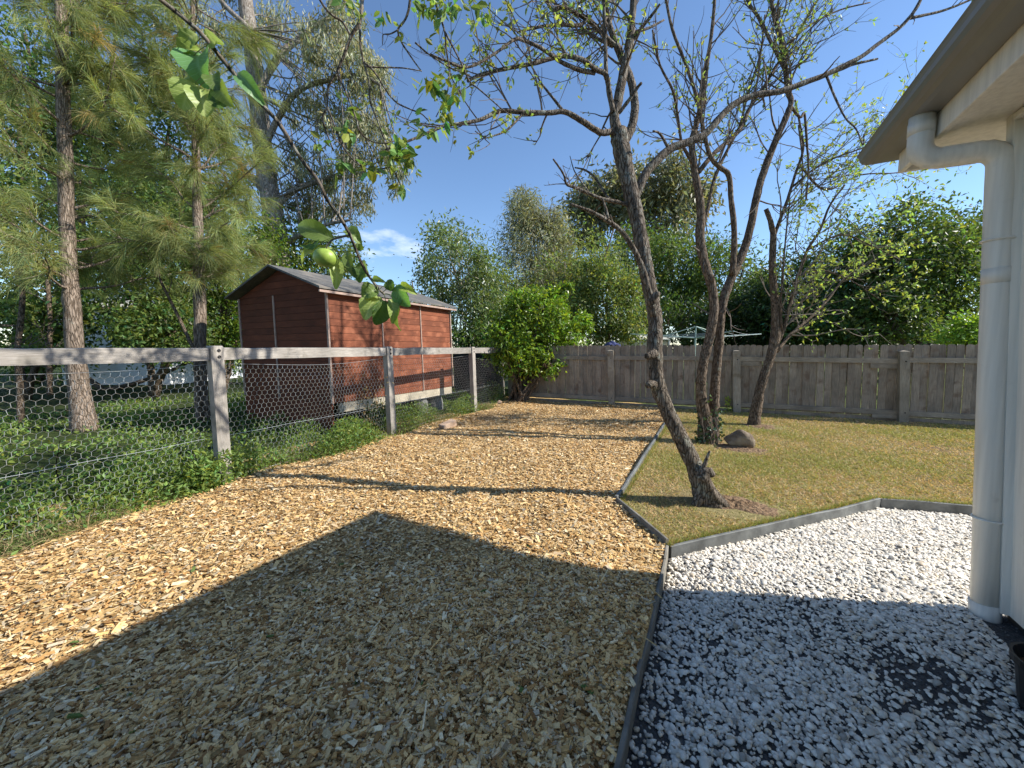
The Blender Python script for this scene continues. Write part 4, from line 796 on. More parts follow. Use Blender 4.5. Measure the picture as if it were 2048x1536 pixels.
dead = []; sprout(mt, dead, *Ls[10], .3, .9, 8, .25, rg, 0, (0, 0, .3)); sprout(mt, dead, *Ls[15], .4, 1, 6, .16, rg, 1); sprout(mt, tips, *Ls[11], .3, 1, 5, .3, rg, 1); sprout(mt, dead, *Ls[18], .4, .9, 5, .12, rg, 0)
part('trunk', mb, M['bark1'], t1, smooth=True); part('twigs', mt, M['twigbark'], t1, kind='stuff')
part('crown', tipleaves(tips, rg, .34, 3, .04, .019), M['lf_young'], t1, kind='stuff')
# ---- two-stemmed tree
rg = np.random.default_rng(22); d = 4.96
t2 = thing('two_stemmed_tree', 'slender tree with two stems rising from one ivy-clad base on the lawn', 'tree', tuple(gnd(1418, 885)))
mb = MB(); mt = MB(); tips = []; Ls = []
for pts, a, b, w0, w1, n in [
    ([(1412, 898), (1411, 850), (1403, 800), (1402, 760), (1408, 720), (1420, 670), (1428, 620), (1424, 575), (1410, 530), (1400, 480), (1402, 430), (1396, 380), (1388, 330), (1384, 285), (1395, 240), (1405, 200), (1410, 150), (1420, 90), (1428, 20), (1432, -60)], d, d-.15, [40, 30, 23, 21, 20, 20, 19, 19, 20, 19, 18, 16, 15, 13, 12, 11, 10, 8, 7, 5], 0, 11),
    ([(1424, 898), (1426, 850), (1428, 800), (1433, 740), (1438, 690), (1441, 640), (1450, 590), (1468, 545), (1488, 500), (1502, 450), (1512, 400), (1522, 360), (1540, 310), (1556, 270), (1572, 235), (1582, 205), (1576, 180), (1570, 130), (1562, 80), (1548, 30), (1538, -20), (1528, -100)], d+.05, d+.25, [34, 27, 21, 19, 19, 18, 19, 19, 18, 17, 17, 16, 16, 15, 14, 12, 12, 12, 11, 10, 8, 6], 0, 11),
    ([(1465, 550), (1468, 500), (1468, 450), (1462, 400), (1458, 352), (1440, 335), (1425, 320), (1415, 295), (1405, 250), (1392, 190), (1370, 125), (1345, 60), (1330, -10)], d+.05, d-.3, 14, 5, 8),
    ([(1396, 345), (1430, 305), (1465, 275), (1485, 250), (1500, 215), (1530, 170), (1560, 120), (1600, 60), (1640, -10)], d-.1, d+.5, 11, 5, 7),
    ([(1388, 330), (1370, 300), (1362, 280), (1355, 230), (1345, 180), (1320, 130), (1305, 60)], d-.1, d-.5, 8, 4, 6),
    ([(1402, 470), (1415, 420), (1425, 370), (1440, 330), (1455, 300), (1480, 250), (1495, 190), (1520, 110), (1530, 30)], d+.1, d+.4, 9, 4, 6),
    ([(1576, 150), (1545, 90), (1520, 40), (1500, 10), (1480, -30)], d+.2, d+.3, 9, 5, 6), ([(1556, 270), (1545, 240), (1540, 200), (1538, 170)], d+.2, d, 5, 2.5, 5),
    ([(1580, 210), (1600, 235), (1609, 228), (1614, 290), (1617, 340), (1612, 400)], d+.2, d+.4, 7, 4, 6), ([(1572, 90), (1620, 50), (1680, 20), (1740, 5)], d+.2, d+.6, 6, 3, 5)]:
    Ls.append(limb(mb, pts, a, b, w0, w1, n, .05))
for k, c, f0, ln in ((0, 14, .6, .7), (1, 20, .68, .75), (2, 16, .45, .7), (3, 20, .35, .8), (4, 12, .3, .6), (5, 16, .4, .7), (6, 10, .2, .6), (9, 8, .2, .5)):
    sprout(mt, tips, *Ls[k], f0, 1, c, ln, rg, 2 if k in (3, 5, 1) else 1, (.25, 0, .55) if k in (1, 3, 5, 9) else (-.1, 0, .6), .55, wob=.22, nch=(2, 5))
dd = []; sprout(mt, dd, *Ls[0], .3, .65, 8, .35, rg, 0, (0, 0, .2)); sprout(mt, dd, *Ls[1], .25, .6, 9, .5, rg, 1, (.3, 0, .1))
part('trunk', mb, M['bark2'], t2, smooth=True); part('twigs', mt, M['twigbark'], t2, kind='stuff')
part('crown', tipleaves(tips, rg, .3, 2, .052, .023), M['lf_young'], t2, kind='stuff')
# ---- third tree with twiggy spreading head
rg = np.random.default_rng(23); d = 6.08
t3 = thing('twiggy_tree', 'bent brown tree with a twiggy spreading head in front of the paling fence', 'tree', tuple(gnd(1508, 850)))
mb = MB(); mt = MB(); tips = []; Ls = []
for pts, a, b, w0, w1, n in [
    ([(1506, 862), (1512, 820), (1520, 780), (1532, 740), (1545, 700), (1552, 660), (1550, 610), (1546, 560), (1545, 510), (1547, 472), (1540, 440), (1532, 418)], d, d-.1, [30, 24, 21, 20, 21, 22, 17, 16, 15, 14, 11, 10], 0, 10),
    ([(1547, 475), (1560, 440), (1575, 400), (1590, 350), (1606, 300), (1600, 250), (1590, 200)], d-.05, d-.2, 9, 4, 7),
    ([(1549, 695), (1568, 655), (1582, 600), (1597, 550), (1615, 500), (1640, 460), (1660, 410), (1690, 370)], d, d-.5, 11, 4, 7),
    ([(1553, 703), (1580, 670), (1615, 640), (1655, 600), (1690, 555), (1730, 530)], d, d+.5, 9, 4, 7),
    ([(1583, 375), (1640, 330), (1700, 305), (1760, 290), (1830, 310)], d-.1, d-.6, 6, 2.5, 6), ([(1600, 330), (1650, 380), (1720, 350), (1800, 345), (1880, 325)], d, d+.4, 6, 2, 6),
    ([(1615, 500), (1680, 470), (1740, 490), (1800, 520)], d-.2, d-.8, 5, 2, 5), ([(1600, 550), (1640, 540), (1700, 560), (1760, 600)], d-.1, d-.6, 5, 2, 5), ([(1597, 250), (1605, 330), (1600, 420), (1590, 500)], d, d+.2, 4, 2, 5),
    ([(1563, 660), (1562, 600), (1566, 540), (1572, 470), (1580, 400)], d-.1, d-.3, 6, 3, 5)]:
    Ls.append(limb(mb, pts, a, b, w0, w1, n, .05))
for k, c, ln in ((1, 16, .9), (2, 18, .9), (3, 14, .8), (4, 20, .8), (5, 20, .8), (6, 14, .7), (7, 12, .6), (8, 8, .6), (9, 12, .7)):
    sprout(mt, tips, *Ls[k], .15, 1, c, ln, rg, 2, (.45, -.1, .15), .5, wob=.25, nch=(2, 4))
part('trunk', mb, M['bark2'], t3, smooth=True); part('twigs', mt, m_plain('pale_twig', (.20, .17, .14), .9, 0, .3, 20, .2), t3, kind='stuff')
part('crown', tipleaves(tips, rg, .26, 3, .055, .026, cv=(.8, 1.5)), M['lf_young'], t3, kind='stuff')
# ---- ivy at the foot of the two-stemmed tree
rg = np.random.default_rng(5); iv_ = thing('ivy', 'glossy dark ivy climbing the foot of the two-stemmed tree', 'ivy', tuple(gnd(1418, 888))); mb = MB(); n = 330
px = rg.uniform(1393, 1445, n); py = 905-np.abs(rg.normal(0, 42, n)); P = np.array([at(a, b, 4.86+.07*abs(a-1417)/25+rg.normal(0, .02)) for a, b in zip(px, py)]); ax = rg.normal(0, .6, (n, 3))-np.array([0, 0, .4]); s = rg.uniform(.03, .055, n)
leaves(mb, P, ax, s, s*.85, colvar(rg, n, .6, 1.5), rg, .15, nrm=-FW+rg.normal(0, .45, (n, 3))); part('foliage', mb, M['ivy'], iv_, kind='stuff')
mb = MB()
for k in range(7): a = rg.uniform(1400, 1438); mb.tube([at(a+rg.normal(0, 3), 905-i*14, 4.85) for i in range(6)], .005, n=4)
part('stem', mb, M['twigbark'], iv_)
n = 40; mb = MB(); P = np.array([at(rg.normal(1455, 4), rg.uniform(795, 825), 7.3) for _ in range(n)]); leaves(mb, P, rg.normal(0, .6, (n, 3)), .06, .05, colvar(rg, n, .9, 1.7), rg)
vn = thing('fence_vine', 'small pale vine sprig poking through the fence behind the two-stemmed tree', 'vine', tuple(at(1455, 830, 7.3))); part('foliage', mb, M['lf_young'], vn, kind='stuff'); mb = MB(); mb.tube([at(1452, 832, 7.32), at(1456, 810, 7.32), at(1453, 794, 7.3)], .005, n=4); part('stem', mb, M['twigbark'], vn)
# ------------------------------------------------------------------ crowns of the background trees
def clumped(rng, c, rad, nclump, per, cr, top=None, hollow=.55):
    """leaf anchor points: clumps through an ellipsoid, denser at the skin"""
    out = []; cen = []
    while len(cen) < nclump:
        u = norm(rng.normal(size=3)); r = hollow+(1-hollow)*rng.uniform()**.6; r *= 1+.16*math.sin(5*u[0]+3*u[2])+.10*rng.normal()
        cen.append((np.array(c)+u*np.array(rad)*r, u))
    for p, u in cen:
        k = max(4, int(per*1.6*rng.uniform(.5, 1.5))); q = p+rng.normal(0, 1, (k, 3))*cr*rng.uniform(.6, 1.3); out.append((q, np.repeat(u[None], k, 0), np.full(k, rng.uniform(.75, 1.25))))
    return np.concatenate([a for a, b, c_ in out]), np.concatenate([b for a, b, c_ in out]), np.concatenate([c_ for a, b, c_ in out]), [p for p, u in cen]
def bg_tree(name, label, base, crowns, leafmat, barkmat, LW, rng, per=40, trunk_r=.12, stems=1, droop=.3, warm=.15, cat='tree', cv=(.6, 1.35), spread=.8, branches=14, brr=.03):
    t = thing(name, label, cat, (base[0], base[1], 0)); mb = MB(); mt = MB(); n_all = 0
    for (c, rad, ncl, cr) in crowns:
        P, U, K, cen = clumped(rng, c, rad, ncl, per, cr); n = len(P); ax = U*.5+rng.normal(0, spread, (n, 3))-np.array([0, 0, droop]); s = rng.uniform(.65, 1.35, n)
        leaves(mb, P, ax, LW[0]*1.12*s, LW[1]*1.25*s, colvar(rng, n, *cv, warm)*K[:, None], rng, .2)
        for k in range(stems):
            b0 = np.array([base[0], base[1], 0])+np.append(rng.normal(0, .12*(stems > 1), 2), -.02); tgt = np.array(c)+rng.normal(0, .25, 3)*np.array(rad)*(stems > 1)
            pth = spline([b0, b0+(tgt-b0)*.35+rng.normal(0, .08, 3), b0+(tgt-b0)*.7+rng.normal(0, .12, 3), tgt+np.array([0, 0, rad[2]*.5])], 4); mt.tube(pth, np.linspace(trunk_r, trunk_r*.25, len(pth)), n=8, jit=.05, rng=rng)
        for k in range(min(branches, len(cen))):
            p = cen[rng.integers(len(cen))]; r0 = np.array(c)+np.array([0, 0, -rad[2]*rng.uniform(.0, .8)]); md = (r0+p)/2+rng.normal(0, .1, 3)*rad[0]; pth = spline([r0*np.array([1, 1, 1]), md, p], 4); mt.tube(pth, np.linspace(brr, brr*.25, len(pth)), n=5)
    part('trunk', mt, barkmat, t, smooth=True); part('crown', mb, leafmat, t, kind='stuff'); return t
def wp(px, py, dep): return at(px, py, dep)
rb = np.random.default_rng(31)
def cr_(px, py, dep, wpx, hpx, ncl, cl, deep=None):
    return (wp(px, py, dep), (wpx/2/FPX*dep, (deep or wpx*.8)/2/FPX*dep, hpx/2/FPX*dep), ncl, cl)
# bright glossy shrub in the fence corner
b = at(1035, 800, 8.75)
bg_tree('glossy_shrub', 'bright green glossy shrub spilling over the fence corner', b, [cr_(1022, 690, 8.5, 85, 110, 46, .10), cr_(1085, 632, 8.8, 110, 90, 60, .10), cr_(1135, 672, 8.9, 75, 70, 30, .09), cr_(1048, 722, 8.45, 85, 50, 28, .09), cr_(1100, 592, 9, 60, 40, 16, .08), cr_(1040, 615, 8.7, 60, 60, 20, .09), cr_(1060, 680, 8.7, 110, 90, 40, .12), cr_(1002, 640, 8.6, 30, 45, 8, .06), cr_(1160, 645, 9, 45, 40, 12, .07), cr_(1122, 583, 9, 40, 30, 8, .06), cr_(1095, 720, 8.5, 50, 60, 14, .07)], M['lf_bright'], M['bark2'], (.085, .034), rb, 34, .04, 2, .4, .16, 'shrub', (.5, 1.7), branches=6)
b = at(1215, 690, 12.5)
bg_tree('round_tree', 'rounded yellow-green tree standing behind the fence left of the leaning trunk', b, [cr_(1212, 605, 12.5, 150, 165, 150, .2)], M['lf_olive'], M['bark2'], (.11, .042), rb, 55, .1, 1, .4, .18, cv=(.7, 1.6))
b = at(930, 700, 11.5)
bg_tree('privet_tree', 'tall pale-leaved multi-stemmed tree right of the cabin', b, [cr_(915, 540, 11.5, 165, 175, 120, .2), cr_(960, 600, 11.8, 120, 120, 50, .2)], M['lf_privet'], m_plain('pale_stem', (.42, .38, .28), .8), (.10, .036), rb, 42, .03, 9, .4, .1, cv=(.6, 1.4))
b = at(1075, 690, 17)
bg_tree('wispy_wattle', 'tall wispy grey-green tree behind the corner shrub', b, [cr_(1075, 500, 17, 140, 150, 90, .35), cr_(1050, 430, 17, 60, 90, 30, .25), cr_(1100, 445, 17, 50, 80, 22, .25), cr_(1090, 590, 16, 200, 120, 80, .35)], M['lf_gum'], M['bark2'], (.22, .03), rb, 60, .1, 2, .9, .1, cv=(.6, 1.2))
b = at(1290, 690, 34)
bg_tree('spreading_gum', 'large dark flat-topped gum tree far behind the leaning trunk', b, [cr_(1290, 365, 34, 200, 60, 60, .75), cr_(1190, 420, 34, 110, 60, 36, .6), cr_(1230, 385, 34, 130, 60, 36, .7), cr_(1365, 400, 34, 110, 70, 36, .7), cr_(1310, 440, 34, 220, 100, 26, .8), cr_(1165, 465, 34, 70, 40, 14, .5)], M['lf_gum'], M['gumbark'], (.50, .15), rb, 40, .35, 1, .7, .12, cv=(.35, .95), branches=8, brr=.14)
b = at(1120, 690, 15)
bg_tree('wattle_tree', 'sunlit yellow-green tree filling the gap behind the corner shrub', b, [cr_(1130, 590, 15, 150, 150, 80, .25), cr_(1020, 610, 14.5, 130, 130, 60, .25), cr_(1180, 520, 17, 150, 120, 60, .3)], M['lf_olive'], M['bark2'], (.13, .045), rb, 36, .1, 2, .5, .15, cv=(.7, 1.7))
b = at(860, 690, 14)
bg_tree('wattle_tree', 'pale leafy tree low behind the far end of the cabin', b, [cr_(850, 620, 14, 120, 120, 50, .22), cr_(985, 640, 13, 80, 90, 30, .18)], M['lf_privet'], M['bark2'], (.12, .045), rb, 34, .08, 2, .4, .12, cv=(.6, 1.5))
b = at(1390, 690, 21)
bg_tree('olive_trees', 'dense olive-green trees between the leaning tree and the two stems', b, [cr_(1350, 560, 21, 150, 190, 120, .4), cr_(1450, 575, 20, 170, 170, 110, .4), cr_(1270, 520, 23, 130, 110, 60, .4)], M['lf_mid'], M['bark2'], (.2, .06), rb, 55, .15, 2, .5, .15, cv=(.5, 1.3))  # crowns of several far trees kept together in one object
b = at(1545, 690, 17)
bg_tree('dark_conifer', 'very dark low tree behind the clothes hoist', b, [cr_(1500, 640, 16.5, 170, 130, 110, .3), cr_(1590, 600, 17, 150, 190, 100, .35)], M['lf_dark'], M['bark2'], (.18, .05), rb, 52, .15, 1, .3, .1, cv=(.35, .9))
b = at(1700, 690, 15)
bg_tree('dark_tree', 'dark leafy tree behind the fence with yellow-green spring tips', b, [cr_(1690, 560, 15, 170, 230, 130, .3), cr_(1640, 640, 14.5, 160, 110, 70, .3)], M['lf_dark'], M['bark2'], (.15, .055), rb, 52, .15, 1, .4, .3, cv=(.5, 1.9))
b = at(1850, 690, 13.5)
bg_tree('broad_tree', 'broad dark green tree nearest the house, rising above the fence', b, [cr_(1830, 535, 13.5, 190, 230, 150, .27), cr_(1900, 560, 13.8, 130, 230, 90, .27), cr_(1780, 630, 13, 150, 120, 60, .25), cr_(1945, 480, 14.5, 80, 120, 26, .25)], M['lf_mid'], M['bark2'], (.14, .055), rb, 52, .16, 1, .4, .15, cv=(.35, 1.25))
for k, (px_, lb) in enumerate(((1330, 'dark hedge plant behind the fence near the cream shed'), (1480, 'dark hedge plant behind the fence below the clothes hoist'), (1630, 'dark hedge plant behind the fence right of the twiggy tree'), (1780, 'dark hedge plant behind the fence left of the broad tree'), (1910, 'dark hedge plant behind the fence next to the lime shrub'))):
    bg_tree('hedge_plant', lb, at(px_, 690, 17), [cr_(px_, 650, 17.5, 180, 100, 70, .28)], M['lf_dark'], M['bark2'], (.17, .06), rb, 36, .06, 2, .3, .12, 'hedge', (.4, 1.2))
b = at(1940, 700, 9.2)
bg_tree('lime_shrub', 'lime-green sunlit shrub just above the fence beside the downpipe', b, [cr_(1945, 668, 9.2, 90, 60, 34, .1)], M['lf_bright'], M['bark2'], (.08, .04), rb, 40, .03, 3, .2, .12, 'shrub', (.9, 1.8))
# ------------------------------------------------------------------ the wood on the left
def left_tree(name, label, px, dep, crs, mat, LW, per, cv, tr=.1, droop=.4, bark='bark2', stems=1):
    bg_tree(name, label, at(px, 700, dep), crs, M[mat], M[bark], LW, rb, per, tr, stems, droop, .18, 'tree', cv)
left_tree('understory_tree', 'dense dark broadleaf tree behind the two she-oaks', 300, 9.5, [cr_(290, 560, 9.5, 240, 260, 130, .22), cr_(380, 480, 10, 200, 220, 80, .24), cr_(330, 660, 9, 180, 110, 50, .18)], 'lf_mid', (.10, .042), 48, (.4, 1.5))
left_tree('understory_tree', 'dark leafy tree at the far left edge behind the rail', 40, 9, [cr_(30, 500, 9, 200, 300, 110, .22), cr_(90, 640, 8.6, 150, 120, 40, .18)], 'lf_mid', (.10, .042), 46, (.4, 1.5), .09)
left_tree('understory_tree', 'leafy tree filling the gap between thin trunk and cabin', 440, 10.5, [cr_(450, 600, 10.5, 130, 230, 80, .2), cr_(520, 500, 12, 130, 160, 60, .25)], 'lf_bright', (.09, .04), 44, (.35, 1.2), .08)
left_tree('backdrop_tree', 'tall shaded tree deep in the wood on the left', 180, 15, [cr_(160, 380, 15, 330, 330, 110, .5), cr_(350, 300, 16, 280, 300, 80, .5), cr_(60, 150, 15, 260, 300, 60, .5)], 'lf_dark', (.2, .07), 46, (.5, 1.6), .2)
left_tree('backdrop_tree', 'green leafy tree showing above the cabin roof', 600, 14, [cr_(590, 500, 14, 160, 140, 70, .3), cr_(680, 520, 15, 110, 70, 30, .25)], 'lf_mid', (.14, .05), 40, (.6, 1.6), .12)
left_tree('backdrop_tree', 'shaded tree filling the top left corner behind the she-oaks', 60, 13, [cr_(40, 230, 13, 260, 260, 70, .45), cr_(240, 120, 14, 240, 240, 60, .45), cr_(330, 420, 13, 200, 160, 50, .35)], 'lf_mid', (.16, .06), 40, (.5, 1.4), .16)
left_tree('backdrop_tree', 'low dark thicket behind the wire netting on the left', 200, 11, [cr_(60, 700, 11.5, 240, 110, 40, .25), cr_(420, 690, 12, 200, 120, 50, .25)], 'lf_dark', (.12, .05), 40, (.5, 1.8), .08)
left_tree('thicket_shrub', 'low dark shrub between the cabin and the corner shrub', 960, 11, [cr_(960, 680, 11, 130, 60, 40, .16)], 'lf_dark', (.12, .05), 40, (.5, 1.8), .05)
# tall gum behind the cabin
rg = np.random.default_rng(41)
gum = thing('gum_tree', 'tall pale-trunked gum tree with drooping grey-green foliage behind the cabin', 'tree', tuple(at(560, 700, 13)*np.array([1, 1, 0])))
mb = MB(); mt = MB(); D = 13
GL = [limb(mb, pts, a, b_, w0, w1, n, .04) for pts, a, b_, w0, w1, n in [
    ([(580, 740), (566, 600), (556, 500), (545, 420), (533, 350), (524, 280), (516, 200), (505, 100), (492, 10), (480, -120)], D, D+.5, [60, 52, 48, 45, 42, 40, 38, 34, 32, 26], 0, 12),
    ([(527, 300), (560, 230), (600, 180), (660, 160), (720, 150), (760, 170)], D, D-1, 16, 5, 7), ([(545, 420), (590, 380), (650, 360), (720, 350), (780, 340)], D, D+1, 16, 5, 7), ([(514, 190), (560, 110), (620, 60), (680, 20), (720, -40)], D, D+1, 18, 6, 7),
    ([(540, 400), (480, 330), (430, 290), (380, 200)], D, D+1.5, 15, 5, 7), ([(555, 500), (600, 470), (650, 450), (700, 440)], D, D-1, 14, 5, 7), ([(500, 60), (440, 0), (400, -60)], D, D, 14, 6, 7)]]
for (cx, cy, wd, ht, nc) in [(650, 90, 150, 150, 30), (740, 170, 110, 120, 24), (700, 60, 90, 120, 18), (640, 230, 140, 120, 24), (740, 300, 150, 110, 28), (690, 390, 150, 110, 26), (600, 330, 120, 120, 18), (620, 430, 120, 80, 14), (790, 330, 70, 80, 8), (540, 30, 160, 140, 20), (420, 60, 160, 140, 20), (740, 250, 60, 60, 8)]:
    P, U, K, cen = clumped(rg, wp(cx, cy, D+rg.normal(0, .8)), (wd/2/FPX*D, wd/2/FPX*D, ht/2/FPX*D), nc, 62, .19, hollow=.25); n = len(P); s = rg.uniform(.6, 1.3, n)
    leaves(mt, P, rg.normal(0, .45, (n, 3))-np.array([0, 0, .9]), .20*s, .042*s, colvar(rg, n, .5, 1.35, .1)*K[:, None]**1.5, rg, .1)
    for p in cen[::2]:
        k = GL[1+rg.integers(0, 6)][0]; q = k[np.argmin(np.linalg.norm(k-p, axis=1))]; pth = spline([q, (q+p)/2+rg.normal(0, .15, 3), p], 4); mb.tube(pth, np.linspace(.03, .008, len(pth)), n=4)
part('trunk', mb, M['gumbark'], gum, smooth=True); part('crown', mt, M['lf_gum'], gum, kind='stuff')
# she-oaks: trunk, whorled limbs, tufts of long drooping needles
def sheoak(name, label, trunk, dep, widths, nl, zlo, zhi, reach, rng, tufts, per, extra=()):
    t = thing(name, label, 'tree', tuple(gnd(*trunk[0]))); mb = MB(); mn = MB(); P, R_ = limb(mb, trunk, dep, dep, widths, 0, 11, .05); Pn = []; Dn = []
    lims = []
    for k in range(nl):
        f = rng.uniform(zlo, zhi); i = int(f*(len(P)-1)); a = rng.uniform(0, 2*np.pi); ln = reach*rng.uniform(.5, 1.1)*(1.15-.5*f); dr = np.array([math.cos(a), math.sin(a), rng.uniform(.0, .7)]); lims.append((P[i], norm(dr), ln, R_[i]))
    lims += [(at(x, y, dd_), norm(np.array(v)), l_, .03) for (x, y, dd_, v, l_) in extra]
    for p, dr, ln, r0 in lims:
        n = 7; pts = [p]; d_ = dr.copy()
        for j in range(n): d_ = norm(d_+rng.normal(0, .13, 3)+np.array([0, 0, .06 if j < 4 else -.10])); pts.append(pts[-1]+d_*ln/n)
        pts = np.array(pts); mb.tube(pts, np.linspace(min(.022, r0*.4), .004, n+1), n=5)
        for q in range(tufts):
            j = rng.uniform(1.5, n); i = int(min(j, n-1)); c = pts[i]+(pts[min(i+1, n)]-pts[i])*(j-i); dd_ = norm(pts[min(i+1, n)]-pts[i]); sd_ = norm(dd_*.7+rng.normal(0, .6, 3)+np.array([0, 0, .1])); tl = rng.uniform(.12, .45); e = c+sd_*tl
            mb.tube([c, (c+e)/2+rng.normal(0, .02, 3), e], [.005, .004, .002], n=3, cap=False)
            tt = rng.uniform(.1, 1, (per, 1)); Pn.append(c+(e-c)*tt+rng.normal(0, .01, (per, 3))); Dn.append(sd_*.75+rng.normal(0, .33, (per, 3))-np.array([0, 0, .12]))
    Pn = np.concatenate(Pn); Dn = np.concatenate(Dn); n = len(Pn); grp = np.repeat(rng.uniform(.65, 1.35, n//per), per)[:, None]; brown = np.repeat(rng.uniform(size=n//per) < .05, per)[:, None]
    col = colvar(rng, n, .7, 1.3, .12)*grp; col = np.where(brown, col*np.array([(1.3, .85, .9)]), col)
    needles(mn, Pn, Dn, rng.uniform(.16, .34, n), .0042, col, rng, .38)
    part('trunk', mb, M['oakbark'], t, smooth=True); part('crown', mn, M['needle'], t, kind='stuff'); return t
rg = np.random.default_rng(51)
sheoak('she_oak', 'thick-trunked she-oak with feathery foliage behind the rail on the left', [(172, 872), (158, 780), (150, 700), (145, 620), (138, 540), (134, 460), (132, 380), (130, 300), (126, 200), (124, 100), (122, 0), (118, -140), (116, -280)], 5.75, [66, 48, 42, 40, 38, 36, 35, 34, 32, 30, 28, 24, 18], 56, .30, 1.0, 1.8, rg, 12, 66)
sheoak('she_oak', 'slender she-oak with straight thin trunk beside the nearest fence post', [(408, 850), (402, 780), (400, 700), (400, 620), (398, 540), (396, 460), (394, 380), (392, 300), (390, 220), (388, 140), (386, 40), (384, -80)], 6.5, [36, 29, 28, 27, 25, 22, 20, 18, 15, 13, 11, 9], 50, .34, .98, 1.6, rg, 12, 66, extra=[(402, 560, 6.5, (.6, -.35, .18), 1.1), (402, 580, 6.4, (.5, -.5, .1), .9)])
# smaller trunks
for nm, lb, pts, dep, w_ in (('sapling', 'thin dark trunk at the far left behind the wire netting', [(42, 860), (40, 780), (36, 700), (45, 600), (40, 500)], 6.1, (18, 12)), ('sapling', 'slanting bare sapling leaning left of the slender she-oak', [(388, 700), (360, 640), (335, 590), (305, 530), (280, 490)], 6.3, (9, 5)), ('sapling', 'pale thin trunk between the left edge and the thick she-oak', [(100, 790), (98, 720), (100, 650), (95, 560)], 8, (14, 10))):
    t = thing(nm, lb, 'sapling', tuple(at(*pts[0], dep))); mb = MB(); mt = MB(); tips = []; P, R_ = limb(mb, pts, dep, dep+.2, *w_, 8, .05)
    if nm == 'sapling' and pts[0][0] == 388: 
        g_ = gnd(405, 845); mb.tube([P[0], (P[0]+g_)/2, g_], [R_[0], R_[0]*1.2, R_[0]*1.3], n=7)
    sprout(mt, tips, P, R_, .4, 1, 10, .5, rg, 1, (0, 0, .3)); part('trunk', mb, M['bark2'], t, smooth=True); part('twigs', mt, M['twigbark'], t, kind='stuff'); part('crown', tipleaves(tips, rg, .5, 3, .06, .03), M['lf_mid'], t, kind='stuff')
# ------------------------------------------------------------------ weeds along and beyond the left fence
rg = np.random.default_rng(61); mb = MB()
def weed_patch(n, x0, x1, y0, y1, h, L, cv, edge=False):
    x = rg.uniform(x0, x1, n); y = rg.uniform(y0, y1, n)
    pt = np.sin(x*2.7+2*np.sin(y*1.7))+np.sin(y*4.1+x)+.8*np.sin(x*7+y*5.3); keep = rg.uniform(size=n) < np.clip(.45+.33*pt, .02, 1)
    if edge: keep &= x < (-3.80-.06*np.maximum(0, y-1.7)+.10*np.sin(y*2.3)+.06*np.sin(y*5.1)+.05)
    z_lim = (x > -7.1) & (x < -4.75) & (y > 3.4) & (y < 6.35)
    x, y, pt = x[keep], y[keep], pt[keep]; m = len(x); z = rg.uniform(0, 1, m)**1.4*h*np.clip(.5+.4*pt, .12, 1.7); z = np.where(z_lim[keep], np.minimum(z, .2), z); P = np.stack([x, y, z], 1); s = rg.uniform(.6, 1.5, m)
    ax = rg.normal(0, .8, (m, 3))+np.array([0, 0, .35]); leaves(mb, P, ax, L*s, L*.45*s, colvar(rg, m, *cv, .15), rg, .2)
weed_patch(52000, -5.2, -3.6, -.2, 8.0, .30, .033, (.45, 1.5), True); weed_patch(46000, -11, -5, -1, 9, .16, .05, (.5, 1.5)); weed_patch(14000, -4.4, -3.75, .6, 3.6, .34, .04, (.5, 1.4), True)
obj('undergrowth', mb, M['weed'], label='low green weeds and ground cover beyond and along the left fence', cat='weeds', kind='stuff')
mb = MB(); n = 16000; y = rg.uniform(-.2, 8.1, n); x = -3.82-.06*np.maximum(0, y-1.7)+.10*np.sin(y*2.3)+.06*np.sin(y*5.1)-np.abs(rg.normal(0, .28, n)); kk = np.sin(y*3.1)+np.sin(y*1.3+2) > -.3; x, y = x[kk], y[kk]; n = len(x)
needles(mb, np.stack([x, y, np.zeros(n)], 1), rg.normal(0, .7, (n, 3))+np.array([.1, 0, .6]), rg.uniform(.05, .22, n), .0035, np.where(rg.uniform(size=(n, 1)) < .45, np.array([(1, .95, .9)]), np.array([(.5, .8, .45)]))*rg.uniform(.6, 1.2, (n, 1)), rg, .4)
obj('dry_grass', mb, M['dry'], label='dry straw and grass tufts at the foot of the left fence', cat='grass', kind='stuff')
# dry stalks and climbing weeds caught in the netting
def bush(name, label, c, r, h, n, L, mat, cv, stalks=6, cat='weed'):
    t = thing(name, label, cat, c); mb = MB(); ms = MB(); c = np.array(c)
    for k in range(stalks):
        e = c+np.array([rg.normal(0, r*.6), rg.normal(0, r*.6), h*rg.uniform(.6, 1.1)]); b0 = c+np.append(rg.normal(0, r*.35, 2), 0); pth = spline([b0, (b0+e)/2+rg.normal(0, .04, 3), e], 4); ms.tube(pth, np.linspace(.004, .002, len(pth)), n=4)
        m = n//stalks; tt = rg.uniform(0, 1, m)**.8; P = pth[(tt*(len(pth)-1)).astype(int)]+rg.normal(0, r*.28, (m, 3)); P[:, 2] = np.maximum(P[:, 2], .01); s = rg.uniform(.6, 1.4, m); leaves(mb, P, rg.normal(0, .8, (m, 3))+np.array([0, 0, .1]), L*s, L*.45*s, colvar(rg, m, *cv), rg)
    part('stem', ms, M['dry'], t, kind='stuff'); part('foliage', mb, M[mat], t, kind='stuff')
bush('fence_weed', 'dark leafy weed clump at the foot of the second fence post', tuple(gnd(765, 868)+np.array([-.08, 0, 0])), .16, .5, 700, .05, 'lf_dark', (.5, 1.5), 9)
bush('fence_weed', 'leafy weed bush behind the netting below the cabin corner', tuple(gnd(645, 850)+np.array([-.3, .1, 0])), .26, .48, 900, .055, 'weed', (.4, 1.1), 12)
bush('fence_weed', 'pale green weed clump at the foot of the nearest fence post', tuple(gnd(410, 985)+np.array([-.06, 0, 0])), .2, .32, 700, .045, 'weed', (.7, 1.6), 10)
